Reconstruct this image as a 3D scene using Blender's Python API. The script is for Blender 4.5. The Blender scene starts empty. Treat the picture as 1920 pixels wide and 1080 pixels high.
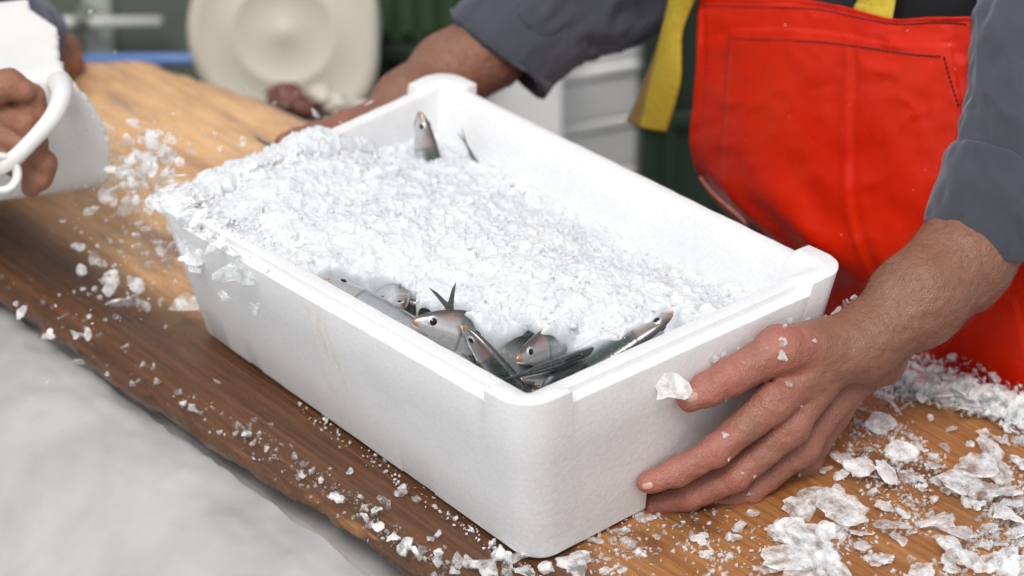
import bpy, bmesh, math, random
import numpy as np
from mathutils import Vector, Matrix
from mathutils.bvhtree import BVHTree

R = math.radians
scene = bpy.context.scene
COL = scene.collection

# ------------------------------------------------------------------ camera
CAM = np.array([1.2753, -1.0713, 1.0388])
YAW, PITCH, FPX = R(139.0852), R(-29.5672), 4208.69      # focal length in pixels of a 1920 px wide frame
FW = np.array([math.cos(PITCH) * math.cos(YAW), math.cos(PITCH) * math.sin(YAW), math.sin(PITCH)])
RT = np.cross(FW, [0, 0, 1.0]); RT /= np.linalg.norm(RT)
UP = np.cross(RT, FW)
cam_d = bpy.data.cameras.new('camera')
cam_d.sensor_width = 36.0
cam_d.lens = FPX * 36.0 / 1920.0
cam_d.clip_start, cam_d.clip_end = 0.05, 200
cam_d.dof.use_dof = True
cam_d.dof.focus_distance = 1.77
cam_d.dof.aperture_fstop = 4.2
cam = bpy.data.objects.new('camera', cam_d)
COL.objects.link(cam)
cam.matrix_world = Matrix(((RT[0], UP[0], -FW[0], CAM[0]), (RT[1], UP[1], -FW[1], CAM[1]),
                           (RT[2], UP[2], -FW[2], CAM[2]), (0, 0, 0, 1)))
scene.camera = cam

# ------------------------------------------------------------------ sky, sun, exposure (bright overcast)
SUN_AZ, SUN_EL = R(-56), R(60)
world = bpy.data.worlds.new('World'); scene.world = world; world.use_nodes = True
wn = world.node_tree; wn.nodes.clear()
sky = wn.nodes.new('ShaderNodeTexSky'); sky.sky_type = 'NISHITA'; sky.sun_disc = False
sky.sun_elevation = SUN_EL; sky.sun_rotation = R(90) - SUN_AZ
sky.air_density = 1.0; sky.dust_density = 3.0; sky.ozone_density = 1.0
hs = wn.nodes.new('ShaderNodeHueSaturation'); hs.inputs['Saturation'].default_value = 0.22
bg = wn.nodes.new('ShaderNodeBackground'); bg.inputs['Strength'].default_value = 0.142
wo = wn.nodes.new('ShaderNodeOutputWorld')
wn.links.new(sky.outputs[0], hs.inputs['Color']); wn.links.new(hs.outputs[0], bg.inputs[0]); wn.links.new(bg.outputs[0], wo.inputs[0])
sun_d = bpy.data.lights.new('sun', 'SUN'); sun_d.energy = 1.5; sun_d.angle = R(25); sun_d.color = (1.0, 0.96, 0.91)
sun = bpy.data.objects.new('sun', sun_d); COL.objects.link(sun)
sdir = Vector((math.cos(SUN_EL) * math.cos(SUN_AZ), math.cos(SUN_EL) * math.sin(SUN_AZ), math.sin(SUN_EL)))
sun.rotation_euler = sdir.to_track_quat('Z', 'Y').to_euler()
sun.location = sdir * 6
scene.view_settings.view_transform = 'Standard'
scene.view_settings.look = 'None'
scene.view_settings.gamma = 1.0
scene.view_settings.use_curve_mapping = False
scene.view_settings.exposure = 0.12
scene.cycles.use_denoising = True
scene.cycles.max_bounces = 10
scene.cycles.transparent_max_bounces = 24
scene.cycles.caustics_reflective = False
scene.cycles.caustics_refractive = False
scene.cycles.sample_clamp_indirect = 6.0

# ------------------------------------------------------------------ measuring helpers (photo pixel + known plane or distance -> place)
def ray(x, y): return FW + RT * (x - 960) / FPX - UP * (y - 540) / FPX
def pz(x, y, z=0.0):
    d = ray(x, y); return CAM + d * ((z - CAM[2]) / d[2])
def py_(x, y, c):
    d = ray(x, y); return CAM + d * ((c - CAM[1]) / d[1])
def px_(x, y, c):
    d = ray(x, y); return CAM + d * ((c - CAM[0]) / d[0])
def pd(x, y, d): return CAM + ray(x, y) * d
def depth(p): return float((np.asarray(p) - CAM) @ FW)

# ------------------------------------------------------------------ mesh helpers
def link(name, me, mat=None, parent=None, smooth=True):
    o = bpy.data.objects.new(name, me); COL.objects.link(o)
    if mat is not None:
        for m in (mat if isinstance(mat, (list, tuple)) else [mat]): me.materials.append(m)
    if smooth and len(me.polygons): me.polygons.foreach_set('use_smooth', [True] * len(me.polygons))
    if parent is not None: o.parent = parent
    return o
def mesh(name, v, f):
    me = bpy.data.meshes.new(name); me.from_pydata([tuple(map(float, p)) for p in v], [], [tuple(map(int, q)) for q in f]); me.update(); return me
def fast_mesh(name, V, T):
    """V (n,3), T (m,k) same-size faces"""
    V = np.asarray(V, np.float32); T = np.asarray(T, np.int32); k = T.shape[1]
    me = bpy.data.meshes.new(name)
    me.vertices.add(len(V)); me.vertices.foreach_set('co', V.ravel())
    me.loops.add(T.size); me.loops.foreach_set('vertex_index', T.ravel())
    me.polygons.add(len(T)); me.polygons.foreach_set('loop_start', np.arange(0, T.size, k, dtype=np.int32))
    me.update(calc_edges=True); me.validate(); return me
def tag(o, label, cat=None, group=None, kind=None):
    if label: o['label'] = label
    if cat: o['category'] = cat
    if group: o['group'] = group
    if kind: o['kind'] = kind
    return o
def empty(name, loc=(0, 0, 0)):
    o = bpy.data.objects.new(name, None); COL.objects.link(o); o.location = loc; o.empty_display_size = .02; return o
def adopt(child, parent):
    child.parent = parent; child.matrix_parent_inverse = Matrix.Translation(parent.location).inverted(); return child
def attr(me, name, vals):
    a = me.attributes.new(name, 'FLOAT', 'POINT'); a.data.foreach_set('value', np.asarray(vals, np.float32))
def smoothstep(a, b, x):
    t = np.clip((x - a) / (b - a), 0, 1); return t * t * (3 - 2 * t)
def norm(v): v = np.asarray(v, float); return v / np.linalg.norm(v)

def _hash(ix, iy, iz, seed):
    n = (ix.astype(np.int64) * 374761393 + iy.astype(np.int64) * 668265263 + iz.astype(np.int64) * 2147483647 + seed * 1274126177) & 0xffffffff
    n = ((n ^ (n >> 13)) * 1274126177) & 0xffffffff
    n = n ^ (n >> 16)
    return (n & 0xffffff) / float(0xffffff)
def vnoise(P, seed=0):
    P = np.asarray(P, float); i = np.floor(P).astype(np.int64); f = P - i; f = f * f * (3 - 2 * f); o = 0
    for dx in (0, 1):
        for dy in (0, 1):
            for dz in (0, 1):
                w = (f[..., 0] if dx else 1 - f[..., 0]) * (f[..., 1] if dy else 1 - f[..., 1]) * (f[..., 2] if dz else 1 - f[..., 2])
                o = o + w * _hash(i[..., 0] + dx, i[..., 1] + dy, i[..., 2] + dz, seed)
    return o * 2 - 1
def fbm(P, octv=4, seed=0, gain=.5):
    a, s, o = 1., 1., 0
    for k in range(octv):
        o = o + a * vnoise(np.asarray(P) * s, seed + k); a *= gain; s *= 2.03
    return o
def catmull(pts, n):
    pts = np.asarray(pts, float); m = len(pts)
    t = np.linspace(0, m - 1, n); i = np.clip(t.astype(int), 0, m - 2); f = (t - i)[:, None]
    p0 = pts[np.clip(i - 1, 0, m - 1)]; p1 = pts[i]; p2 = pts[i + 1]; p3 = pts[np.clip(i + 2, 0, m - 1)]
    return .5 * (2 * p1 + (p2 - p0) * f + (2 * p0 - 5 * p1 + 4 * p2 - p3) * f ** 2 + (3 * p1 - p0 - 3 * p2 + p3) * f ** 3)
def grid_faces(nu, nv, wrap=False):
    f = []
    for i in range(nu - 1):
        for j in range(nv if wrap else nv - 1):
            k = (j + 1) % nv
            f.append((i * nv + j, (i + 1) * nv + j, (i + 1) * nv + k, i * nv + k))
    return f
def tube(path, rad, n=10, caps=True, ry=None, upv=None):
    """swept tube; returns V, F"""
    path = np.asarray(path, float); m = len(path); rad = np.broadcast_to(rad, (m,)); ry = rad if ry is None else np.broadcast_to(ry, (m,))
    tg = np.gradient(path, axis=0); tg /= np.linalg.norm(tg, axis=1)[:, None] + 1e-12
    a = np.asarray(upv if upv is not None else (0, 0, 1.0), float)
    if abs(tg[0] @ a) > .95 and upv is None: a = np.array([1.0, 0, 0])
    V = []
    for k in range(m):
        s = np.cross(tg[k], a); s /= np.linalg.norm(s) + 1e-12; q = np.cross(s, tg[k])
        if upv is None: a = q
        for j in range(n):
            th = 2 * math.pi * j / n
            V.append(path[k] + s * math.cos(th) * rad[k] + q * math.sin(th) * ry[k])
    F = [(i * n + j, i * n + (j + 1) % n, (i + 1) * n + (j + 1) % n, (i + 1) * n + j) for i in range(m - 1) for j in range(n)]
    if caps: F += [tuple(range(n))[::-1], tuple((m - 1) * n + j for j in range(n))]
    return np.array(V), F
def boxvf(lo, hi):
    x0, y0, z0 = lo; x1, y1, z1 = hi
    v = [(x0, y0, z0), (x1, y0, z0), (x1, y1, z0), (x0, y1, z0), (x0, y0, z1), (x1, y0, z1), (x1, y1, z1), (x0, y1, z1)]
    return v, [(3, 2, 1, 0), (4, 5, 6, 7), (0, 1, 5, 4), (1, 2, 6, 5), (2, 3, 7, 6), (3, 0, 4, 7)]
def bevel(o, w, seg=2, ang=35):
    b = o.modifiers.new('bevel', 'BEVEL'); b.width = w; b.segments = seg; b.limit_method = 'ANGLE'; b.angle_limit = R(ang); return o
def bake(o):
    dg = bpy.context.evaluated_depsgraph_get(); me = bpy.data.meshes.new_from_object(o.evaluated_get(dg)); o.modifiers.clear(); o.data = me; return o

# signed-distance modelling of hands and arms -------------------------------------------------
class Field:
    def __init__(self, lo, hi, h):
        self.lo = np.array(lo, float); self.h = h
        self.n = np.ceil((np.array(hi) - self.lo) / h).astype(int) + 1
        self.d = np.full(self.n, .05, np.float32)
    def sub(self, pts, m):
        pts = np.asarray(pts)
        a = np.clip(np.floor((pts.min(0) - m - self.lo) / self.h).astype(int), 0, self.n - 1)
        b = np.clip(np.ceil((pts.max(0) + m - self.lo) / self.h).astype(int) + 1, 1, self.n)
        sl = tuple(slice(a[i], b[i]) for i in range(3))
        ax = [self.lo[i] + self.h * np.arange(a[i], b[i]) for i in range(3)]
        return sl, np.stack(np.meshgrid(*ax, indexing='ij'), -1)
def smin(a, b, k):
    h = np.maximum(k - np.abs(a - b), 0) / k
    return np.minimum(a, b) - h * h * k * .25
def cone_d(P, a, b, ra, rb):
    a = np.asarray(a, float); ba = np.asarray(b, float) - a
    t = np.clip(((P - a) @ ba) / (ba @ ba + 1e-12), 0, 1)
    return np.linalg.norm(P - a - t[..., None] * ba, axis=-1) - (ra + (rb - ra) * t)
def surface_nets(d, lo, h):
    s = d < 0
    nx, ny, nz = d.shape
    cnt = np.zeros((nx - 1, ny - 1, nz - 1), np.float32); acc = np.zeros(cnt.shape + (3,), np.float32)
    for axn in range(3):
        for o1 in (0, 1):
            for o2 in (0, 1):
                oth = [k for k in range(3) if k != axn]
                st0 = [0, 0, 0]; st0[oth[0]] = o1; st0[oth[1]] = o2
                st1 = list(st0); st1[axn] = 1
                A = d[st0[0]:st0[0] + nx - 1, st0[1]:st0[1] + ny - 1, st0[2]:st0[2] + nz - 1]
                B = d[st1[0]:st1[0] + nx - 1, st1[1]:st1[1] + ny - 1, st1[2]:st1[2] + nz - 1]
                c = (A < 0) != (B < 0)
                t = np.where(c, A / np.where(c, A - B, 1), 0)
                cnt += c
                for k in range(3):
                    acc[..., k] += np.where(c, st0[k] + (t if k == axn else 0), 0)
    m = cnt > 0
    idx = np.full(cnt.shape, -1, np.int64); idx[m] = np.arange(m.sum())
    ijk = np.argwhere(m)
    V = lo + h * (ijk + acc[m] / cnt[m][:, None])
    F = []
    for axn in range(3):
        u, v = [(1, 2), (2, 0), (0, 1)][axn]
        n = list(d.shape)
        lo_s = [slice(1, n[k] - 1) for k in range(3)]; lo_s[axn] = slice(0, n[axn] - 1)
        hi_s = list(lo_s); hi_s[axn] = slice(1, n[axn])
        a = s[tuple(lo_s)]; b = s[tuple(hi_s)]
        base = np.array([1, 1, 1]); base[axn] = 0
        for flip, mk in ((False, a & ~b), (True, ~a & b)):
            q = np.argwhere(mk) + base
            if not len(q): continue
            def at(du, dv):
                w = q.copy(); w[:, u] += du; w[:, v] += dv; return idx[w[:, 0], w[:, 1], w[:, 2]]
            quad = np.stack([at(-1, -1), at(0, -1), at(0, 0), at(-1, 0)], 1)
            F.append(quad[:, ::-1] if flip else quad)
    F = np.concatenate(F); F = F[(F >= 0).all(1)]
    return V, F
def relax(V, F, it=3, lam=.5):
    E = np.concatenate([F[:, [0, 1]], F[:, [1, 2]], F[:, [2, 3]], F[:, [3, 0]]])
    n = len(V); deg = np.zeros(n)
    np.add.at(deg, E[:, 0], 1); np.add.at(deg, E[:, 1], 1)
    for _ in range(it):
        for l in (lam, -lam * 1.02):
            S = np.zeros_like(V)
            for k in range(3):
                S[:, k] = np.bincount(E[:, 0], V[E[:, 1], k], n) + np.bincount(E[:, 1], V[E[:, 0], k], n)
            V = V + l * (S / deg[:, None] - V)
    return V

# ------------------------------------------------------------------ material helpers
class NT:
    def __init__(self, name):
        self.m = bpy.data.materials.new(name); self.m.use_nodes = True
        self.t = self.m.node_tree; self.n = self.t.nodes; self.n.clear()
        self.out = self.n.new('ShaderNodeOutputMaterial')
    def node(self, ty, **kw):
        n = self.n.new(ty)
        for k, v in kw.items():
            if k in n.inputs.keys(): self.set(n.inputs[k], v)
            else: setattr(n, k, v)
        return n
    def set(self, inp, v):
        if isinstance(v, bpy.types.NodeSocket): self.t.links.new(v, inp)
        else: inp.default_value = v
    def coord(self, scale=(1, 1, 1), which='Object', rot=(0, 0, 0), loc=(0, 0, 0)):
        c = self.node('ShaderNodeTexCoord'); m = self.node('ShaderNodeMapping'); self.t.links.new(c.outputs[which], m.inputs[0])
        m.inputs['Scale'].default_value = scale; m.inputs['Rotation'].default_value = rot; m.inputs['Location'].default_value = loc
        return m.outputs[0]
    def noise(self, vec, scale, detail=4, rough=.55, dist=0.0):
        n = self.node('ShaderNodeTexNoise'); self.set(n.inputs['Vector'], vec)
        n.inputs['Scale'].default_value = scale; n.inputs['Detail'].default_value = detail; n.inputs['Roughness'].default_value = rough; n.inputs['Distortion'].default_value = dist
        return n.outputs[0]
    def ramp(self, fac, stops):
        r = self.node('ShaderNodeValToRGB'); self.set(r.inputs[0], fac); cr = r.color_ramp
        while len(cr.elements) < len(stops): cr.elements.new(.5)
        for e, (p, c) in zip(cr.elements, stops):
            e.position = p; e.color = (c, c, c, 1) if isinstance(c, (int, float)) else tuple(c) + (1,)
        return r.outputs[0]
    def mix(self, fac, a, b, mode='MIX'):
        m = self.node('ShaderNodeMix', data_type='RGBA', blend_type=mode)
        self.set(m.inputs[0], fac)
        for i, v in ((6, a), (7, b)): self.set(m.inputs[i], v if not (isinstance(v, tuple) and len(v) == 3) else v + (1,))
        return m.outputs[2]
    def math(self, op, a, b=0.0, c=0.0, clamp=False):
        m = self.node('ShaderNodeMath', operation=op, use_clamp=clamp); self.set(m.inputs[0], a); self.set(m.inputs[1], b); self.set(m.inputs[2], c); return m.outputs[0]
    def attr(self, name): return self.node('ShaderNodeAttribute', attribute_name=name).outputs['Fac']
    def xyz(self, vec): s = self.node('ShaderNodeSeparateXYZ'); self.set(s.inputs[0], vec); return s.outputs
    def bump(self, h, strength=.3, dist=.001, nrm=None):
        b = self.node('ShaderNodeBump'); self.set(b.inputs['Height'], h); b.inputs['Strength'].default_value = strength; b.inputs['Distance'].default_value = dist
        if nrm is not None: self.set(b.inputs['Normal'], nrm)
        return b.outputs[0]
    def bsdf(self, color, rough=.5, normal=None, **kw):
        p = self.node('ShaderNodeBsdfPrincipled')
        self.set(p.inputs['Base Color'], color if not (isinstance(color, tuple) and len(color) == 3) else color + (1,))
        self.set(p.inputs['Roughness'], rough)
        if normal is not None: self.set(p.inputs['Normal'], normal)
        for k, v in kw.items(): self.set(p.inputs[k.replace('_', ' ')], v)
        return p.outputs[0]
    def done(self, sh): self.t.links.new(sh, self.out.inputs[0]); return self.m

def m_foam(name='foam', stain=False, base=(.84, .845, .85)):
    t = NT(name); c = t.coord()
    v = t.node('ShaderNodeTexVoronoi'); t.set(v.inputs['Vector'], c); v.inputs['Scale'].default_value = 260
    n2 = t.noise(c, 60, 5, .6)
    vary = t.noise(c, 14, 4, .6)
    col = t.ramp(vary, [(.3, tuple(x * .93 for x in base)), (.65, base)])
    col = t.mix(t.math('MULTIPLY', t.ramp(v.outputs['Distance'], [(.25, 0.), (.7, 1.)]), .16), col, tuple(x * .70 for x in base))
    if stain:
        s = t.xyz(c)
        wob = t.math('MULTIPLY', t.math('SUBTRACT', t.noise(t.coord((30, 30, 6)), 1.0, 3), .5), .055)
        # two thin drips down the long front wall
        fac = None
        for cx, w in ((-.012, .0035), (.002, .0022), (.012, .0012)):
            dx = t.math('DIVIDE', t.math('ADD', t.math('SUBTRACT', s[0], cx), wob), w)
            g = t.math('POWER', 2.718, t.math('MULTIPLY', t.math('MULTIPLY', dx, dx), -1.0))
            fac = g if fac is None else t.math('MAXIMUM', fac, g)
        zz = t.math('MULTIPLY', t.math('LESS_THAN', s[2], .137), t.math('LESS_THAN', s[1], -.14))
        spl = t.ramp(t.noise(t.coord((40, 40, 12)), 1.4, 3), [(.42, 0.), (.62, 1.)])
        fac = t.math('MULTIPLY', t.math('MULTIPLY', fac, zz), t.math('MULTIPLY', spl, .42))
        col = t.mix(fac, col, (.72, .62, .33))
        grime = t.math('MULTIPLY', t.ramp(t.noise(c, 90, 6, .7), [(.66, 0.), (.76, 1.)]), .10)
        col = t.mix(grime, col, (.45, .42, .38))
    h = t.math('ADD', t.math('MULTIPLY', v.outputs['Distance'], 1.0), t.math('ADD', t.math('MULTIPLY', n2, .25), t.math('MULTIPLY', t.noise(c, 420, 3), .5)))
    return t.done(t.bsdf(col, .55, t.bump(h, .30, .0006), Specular_IOR_Level=.35, Subsurface_Weight=.12, Subsurface_Radius=(.01, .01, .01), Subsurface_Scale=.5))
def m_plain(name, col, rough=.6, noise_s=20, var=.25, bump=.2, bd=.002, **kw):
    t = NT(name); c = t.coord(); n = t.noise(c, noise_s, 5, .6)
    cc = t.ramp(n, [(.25, tuple(x * (1 - var) for x in col)), (.75, tuple(min(1, x * (1 + var)) for x in col))])
    return t.done(t.bsdf(cc, rough, t.bump(t.noise(c, noise_s * 4, 5, .6), bump, bd), **kw))
def m_skin(name, tan, red, rough=.36):
    t = NT(name); c = t.coord()
    n1 = t.noise(c, 26, 5, .6); n2 = t.noise(c, 160, 4, .6)
    col = t.mix(t.ramp(n1, [(.3, 0.), (.7, 1.)]), tuple(x * .86 for x in tan), tan)
    rm = t.math('MULTIPLY', t.attr('tint'), t.ramp(t.noise(c, 55, 3), [(.25, .55), (.7, 1.)]), clamp=True)
    col = t.mix(rm, col, red)
    col = t.mix(t.math('MULTIPLY', t.ramp(n2, [(.35, 0.), (.7, 1.)]), .22), col, tuple(x * .62 for x in red))
    v = t.node('ShaderNodeTexVoronoi'); t.set(v.inputs['Vector'], t.coord((1, 1, 1))); v.inputs['Scale'].default_value = 620
    wr = t.noise(t.coord((1, 1, 1)), 95, 6, .7, .6)
    h = t.math('ADD', t.math('MULTIPLY', v.outputs['Distance'], .5), t.math('MULTIPLY', wr, 1.6))
    rg = t.ramp(n1, [(.3, rough - .08), (.7, rough + .12)])
    return t.done(t.bsdf(col, rg, t.bump(h, .75, .0013), Subsurface_Weight=.15, Subsurface_Radius=(1., .35, .2), Subsurface_Scale=.006, Specular_IOR_Level=.45))
def m_cloth(name, col, scale=900):
    t = NT(name); c = t.coord()
    w1 = t.node('ShaderNodeTexWave', wave_type='BANDS', bands_direction='DIAGONAL'); t.set(w1.inputs[0], c); w1.inputs['Scale'].default_value = scale * .35; w1.inputs['Distortion'].default_value = 1.5
    n = t.noise(c, 18, 5, .6); f = t.noise(c, scale * .7, 3, .6)
    cc = t.ramp(n, [(.25, tuple(x * .8 for x in col)), (.75, tuple(x * 1.18 for x in col))])
    cc = t.mix(t.math('MULTIPLY', f, .35), cc, tuple(x * 1.7 for x in col))
    h = t.math('ADD', t.math('MULTIPLY', w1.outputs['Fac'], .4), t.math('ADD', f, t.math('MULTIPLY', t.noise(c, 70, 4), 2.0)))
    return t.done(t.bsdf(cc, .85, t.bump(h, .35, .0012), Sheen_Weight=.35, Sheen_Roughness=.5, Sheen_Tint=(.8, .85, 1., 1), Specular_IOR_Level=.2))
def m_ice_heap(name='ice_heap', tr=0.0):
    t = NT(name); c = t.coord()
    col = t.ramp(t.noise(c, 45, 5, .65), [(.3, (.63, .67, .705)), (.6, (.745, .77, .795))])
    rg = t.ramp(t.noise(c, 200, 3), [(.35, .14), (.65, .5)])
    h = t.math('ADD', t.noise(c, 260, 4, .7), t.math('MULTIPLY', t.noise(c, 90, 4, .6), 1.5))
    if tr > 0: col = t.ramp(t.noise(c, 45, 5, .65), [(.3, (.96, .97, .975)), (.6, (.98, .985, .99))])
    nrm = t.bump(h, .20, .0012)
    sh = t.bsdf(col, rg, nrm, Specular_IOR_Level=.5, IOR=1.31, Subsurface_Weight=(.9 if tr == 0 else 0.), Subsurface_Radius=(.85, .95, 1.), Subsurface_Scale=.008)
    tl = t.node('ShaderNodeBsdfTranslucent'); t.set(tl.inputs[0], col)
    ms = t.node('ShaderNodeMixShader'); ms.inputs[0].default_value = tr; t.t.links.new(sh, ms.inputs[1]); t.t.links.new(tl.outputs[0], ms.inputs[2])
    return t.done(ms.outputs[0])
def m_ice_chip(name, see=.45, spread=.3, col=(.93, .93, .93)):
    t = NT(name); c = t.node('ShaderNodeNewGeometry').outputs['Position']
    rnd = t.node('ShaderNodeObjectInfo').outputs['Random']
    vec = t.node('ShaderNodeVectorMath', operation='ADD'); t.set(vec.inputs[0], c); 
    cx = t.node('ShaderNodeCombineXYZ'); t.set(cx.inputs[0], t.math('MULTIPLY', rnd, 9.0)); t.set(vec.inputs[1], cx.outputs[0])
    n = t.noise(vec.outputs[0], 95, 5, .65)
    fac = t.math('ADD', t.ramp(n, [(.38, max(0, 1 - see - spread)), (.60, min(1., 1 - see + spread))]), t.math('MULTIPLY', t.math('SUBTRACT', rnd, .5), .25), clamp=True)
    back = t.node('ShaderNodeNewGeometry').outputs['Backfacing']        # inner faces of a clear piece hardly scatter
    lw = t.node('ShaderNodeLayerWeight'); lw.inputs[0].default_value = .35
    fac = t.math('ADD', fac, t.math('MULTIPLY', lw.outputs['Facing'], .30), clamp=True)
    fac = t.math('MULTIPLY', fac, t.math('SUBTRACT', 1.0, t.math('MULTIPLY', back, .9)))
    h = t.math('ADD', t.noise(vec.outputs[0], 300, 4, .7), t.math('MULTIPLY', t.noise(vec.outputs[0], 80, 3), 1.5))
    nrm = t.bump(h, .22, .0010)
    solid = t.bsdf(col, .12, nrm, IOR=1.31, Specular_IOR_Level=.6, Coat_Weight=.6, Coat_Roughness=.04)
    tl = t.node('ShaderNodeBsdfTranslucent'); tl.inputs[0].default_value = col + (1,)
    ms = t.node('ShaderNodeMixShader'); ms.inputs[0].default_value = .12; t.t.links.new(solid, ms.inputs[1]); t.t.links.new(tl.outputs[0], ms.inputs[2])
    rf = t.node('ShaderNodeBsdfTransparent'); rf.inputs[0].default_value = (.96, .98, .985, 1)
    gl = t.node('ShaderNodeBsdfGlossy'); gl.inputs['Roughness'].default_value = .08; t.set(gl.inputs['Normal'], nrm)
    fr = t.node('ShaderNodeFresnel'); fr.inputs[0].default_value = 1.31; t.set(fr.inputs['Normal'], nrm)
    mg = t.node('ShaderNodeMixShader'); t.set(mg.inputs[0], t.math('MULTIPLY', fr.outputs[0], t.math('SUBTRACT', 1.0, back))); t.t.links.new(rf.outputs[0], mg.inputs[1]); t.t.links.new(gl.outputs[0], mg.inputs[2])
    mm = t.node('ShaderNodeMixShader'); t.set(mm.inputs[0], fac); t.t.links.new(mg.outputs[0], mm.inputs[1]); t.t.links.new(ms.outputs[0], mm.inputs[2])
    return t.done(mm.outputs[0])
def m_wood(name='slab_wood'):
    t = NT(name); rot = (0, 0, R(-4))
    g1 = t.noise(t.coord((2.2, 26, 26), rot=rot), 1.0, 6, .62, .7)
    g2 = t.noise(t.coord((6, 190, 120), rot=rot), 1.0, 4, .6, .3)
    g3 = t.noise(t.coord((20, 520, 300), rot=rot), 1.0, 3, .6)
    wv = t.node('ShaderNodeTexWave', wave_type='BANDS', bands_direction='Y', wave_profile='SAW')
    t.set(wv.inputs[0], t.coord((.35, 1, 1), rot=rot)); wv.inputs['Scale'].default_value = 34; wv.inputs['Distortion'].default_value = 5.5; wv.inputs['Detail'].default_value = 3; wv.inputs['Detail Scale'].default_value = 1.2
    col = t.ramp(g1, [(.22, (.20, .075, .028)), (.42, (.36, .15, .05)), (.58, (.46, .215, .075)), (.8, (.56, .31, .13))])
    col = t.mix(t.math('MULTIPLY', t.ramp(wv.outputs['Fac'], [(.55, 0.), (1., 1.)]), .35), col, (.17, .06, .022))
    # soaked, darker timber: along the worn front edge, round the box, and in blotches
    soak = t.attr('soak')
    bl = t.noise(t.coord((7, 12, 10)), 1.0, 5, .65, .4)
    soakf = t.math('ADD', soak, t.math('MULTIPLY', t.math('SUBTRACT', bl, .47), 1.5), clamp=True)
    sk = t.ramp(soakf, [(.3, 0.), (.62, 1.)])
    dark = t.ramp(g2, [(.3, (.024, .011, .007)), (.7, (.070, .028, .015))])
    col = t.mix(t.math('MULTIPLY', sk, .86), col, dark)
    # far end: sky sheen painted in as paler tan, plus greyer patches
    pale = t.math('MULTIPLY', t.attr('pale'), t.ramp(t.noise(t.coord((5, 18, 18), rot=rot), 1.0, 5, .65), [(.3, .35), (.55, 1.)]))
    col = t.mix(t.math('MULTIPLY', pale, .90), col, (.90, .55, .27))
    grey = t.ramp(t.noise(t.coord((4, 22, 18), rot=rot, loc=(3, 1, 0)), 1.0, 5, .65), [(.50, 0.), (.64, 1.)])
    col = t.mix(t.math('MULTIPLY', t.math('MULTIPLY', grey, t.attr('pale')), .72), col, (.30, .185, .15))
    col = t.mix(t.math('MULTIPLY', t.ramp(g2, [(.45, 0.), (.7, 1.)]), t.math('SUBTRACT', .42, t.math('MULTIPLY', t.attr('pale'), .2))), col, (.20, .085, .035))
    col = t.mix(t.math('MULTIPLY', t.ramp(g3, [(.5, 0.), (.72, 1.)]), t.math('SUBTRACT', .4, t.math('MULTIPLY', t.attr('pale'), .22))), col, (.14, .055, .022))
    h = t.math('ADD', t.math('MULTIPLY', g2, 1.3), t.math('ADD', g3, t.math('MULTIPLY', g1, 1.2)))
    rg = t.ramp(t.noise(t.coord((9, 20, 9)), 1.0, 5), [(.3, .10), (.7, .38)])
    return t.done(t.bsdf(col, rg, t.bump(h, .6, .0024), Specular_IOR_Level=.5))
def m_apron():
    t = NT('apron_vinyl'); c = t.coord()
    n = t.noise(c, 9, 5, .6); f = t.noise(c, 400, 3)
    col = t.ramp(n, [(.25, (.58, .010, .0012)), (.7, (.67, .022, .0025))])
    col = t.mix(t.math('MULTIPLY', t.ramp(t.noise(c, 70, 6, .7), [(.56, 0.), (.75, 1.)]), .16), col, (.40, .008, .004))
    col = t.mix(t.math('MULTIPLY', t.ramp(t.noise(c, 34, 4, .7), [(.68, 0.), (.74, 1.)]), .12), col, (.8, .45, .35))
    rg = t.ramp(t.noise(c, 30, 5), [(.3, .22), (.7, .44)])
    h = t.math('ADD', t.math('MULTIPLY', f, .6), t.math('MULTIPLY', t.noise(c, 45, 5, .6), 2.0))
    return t.done(t.bsdf(col, rg, t.bump(h, .22, .0008), Specular_IOR_Level=.32))
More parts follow.
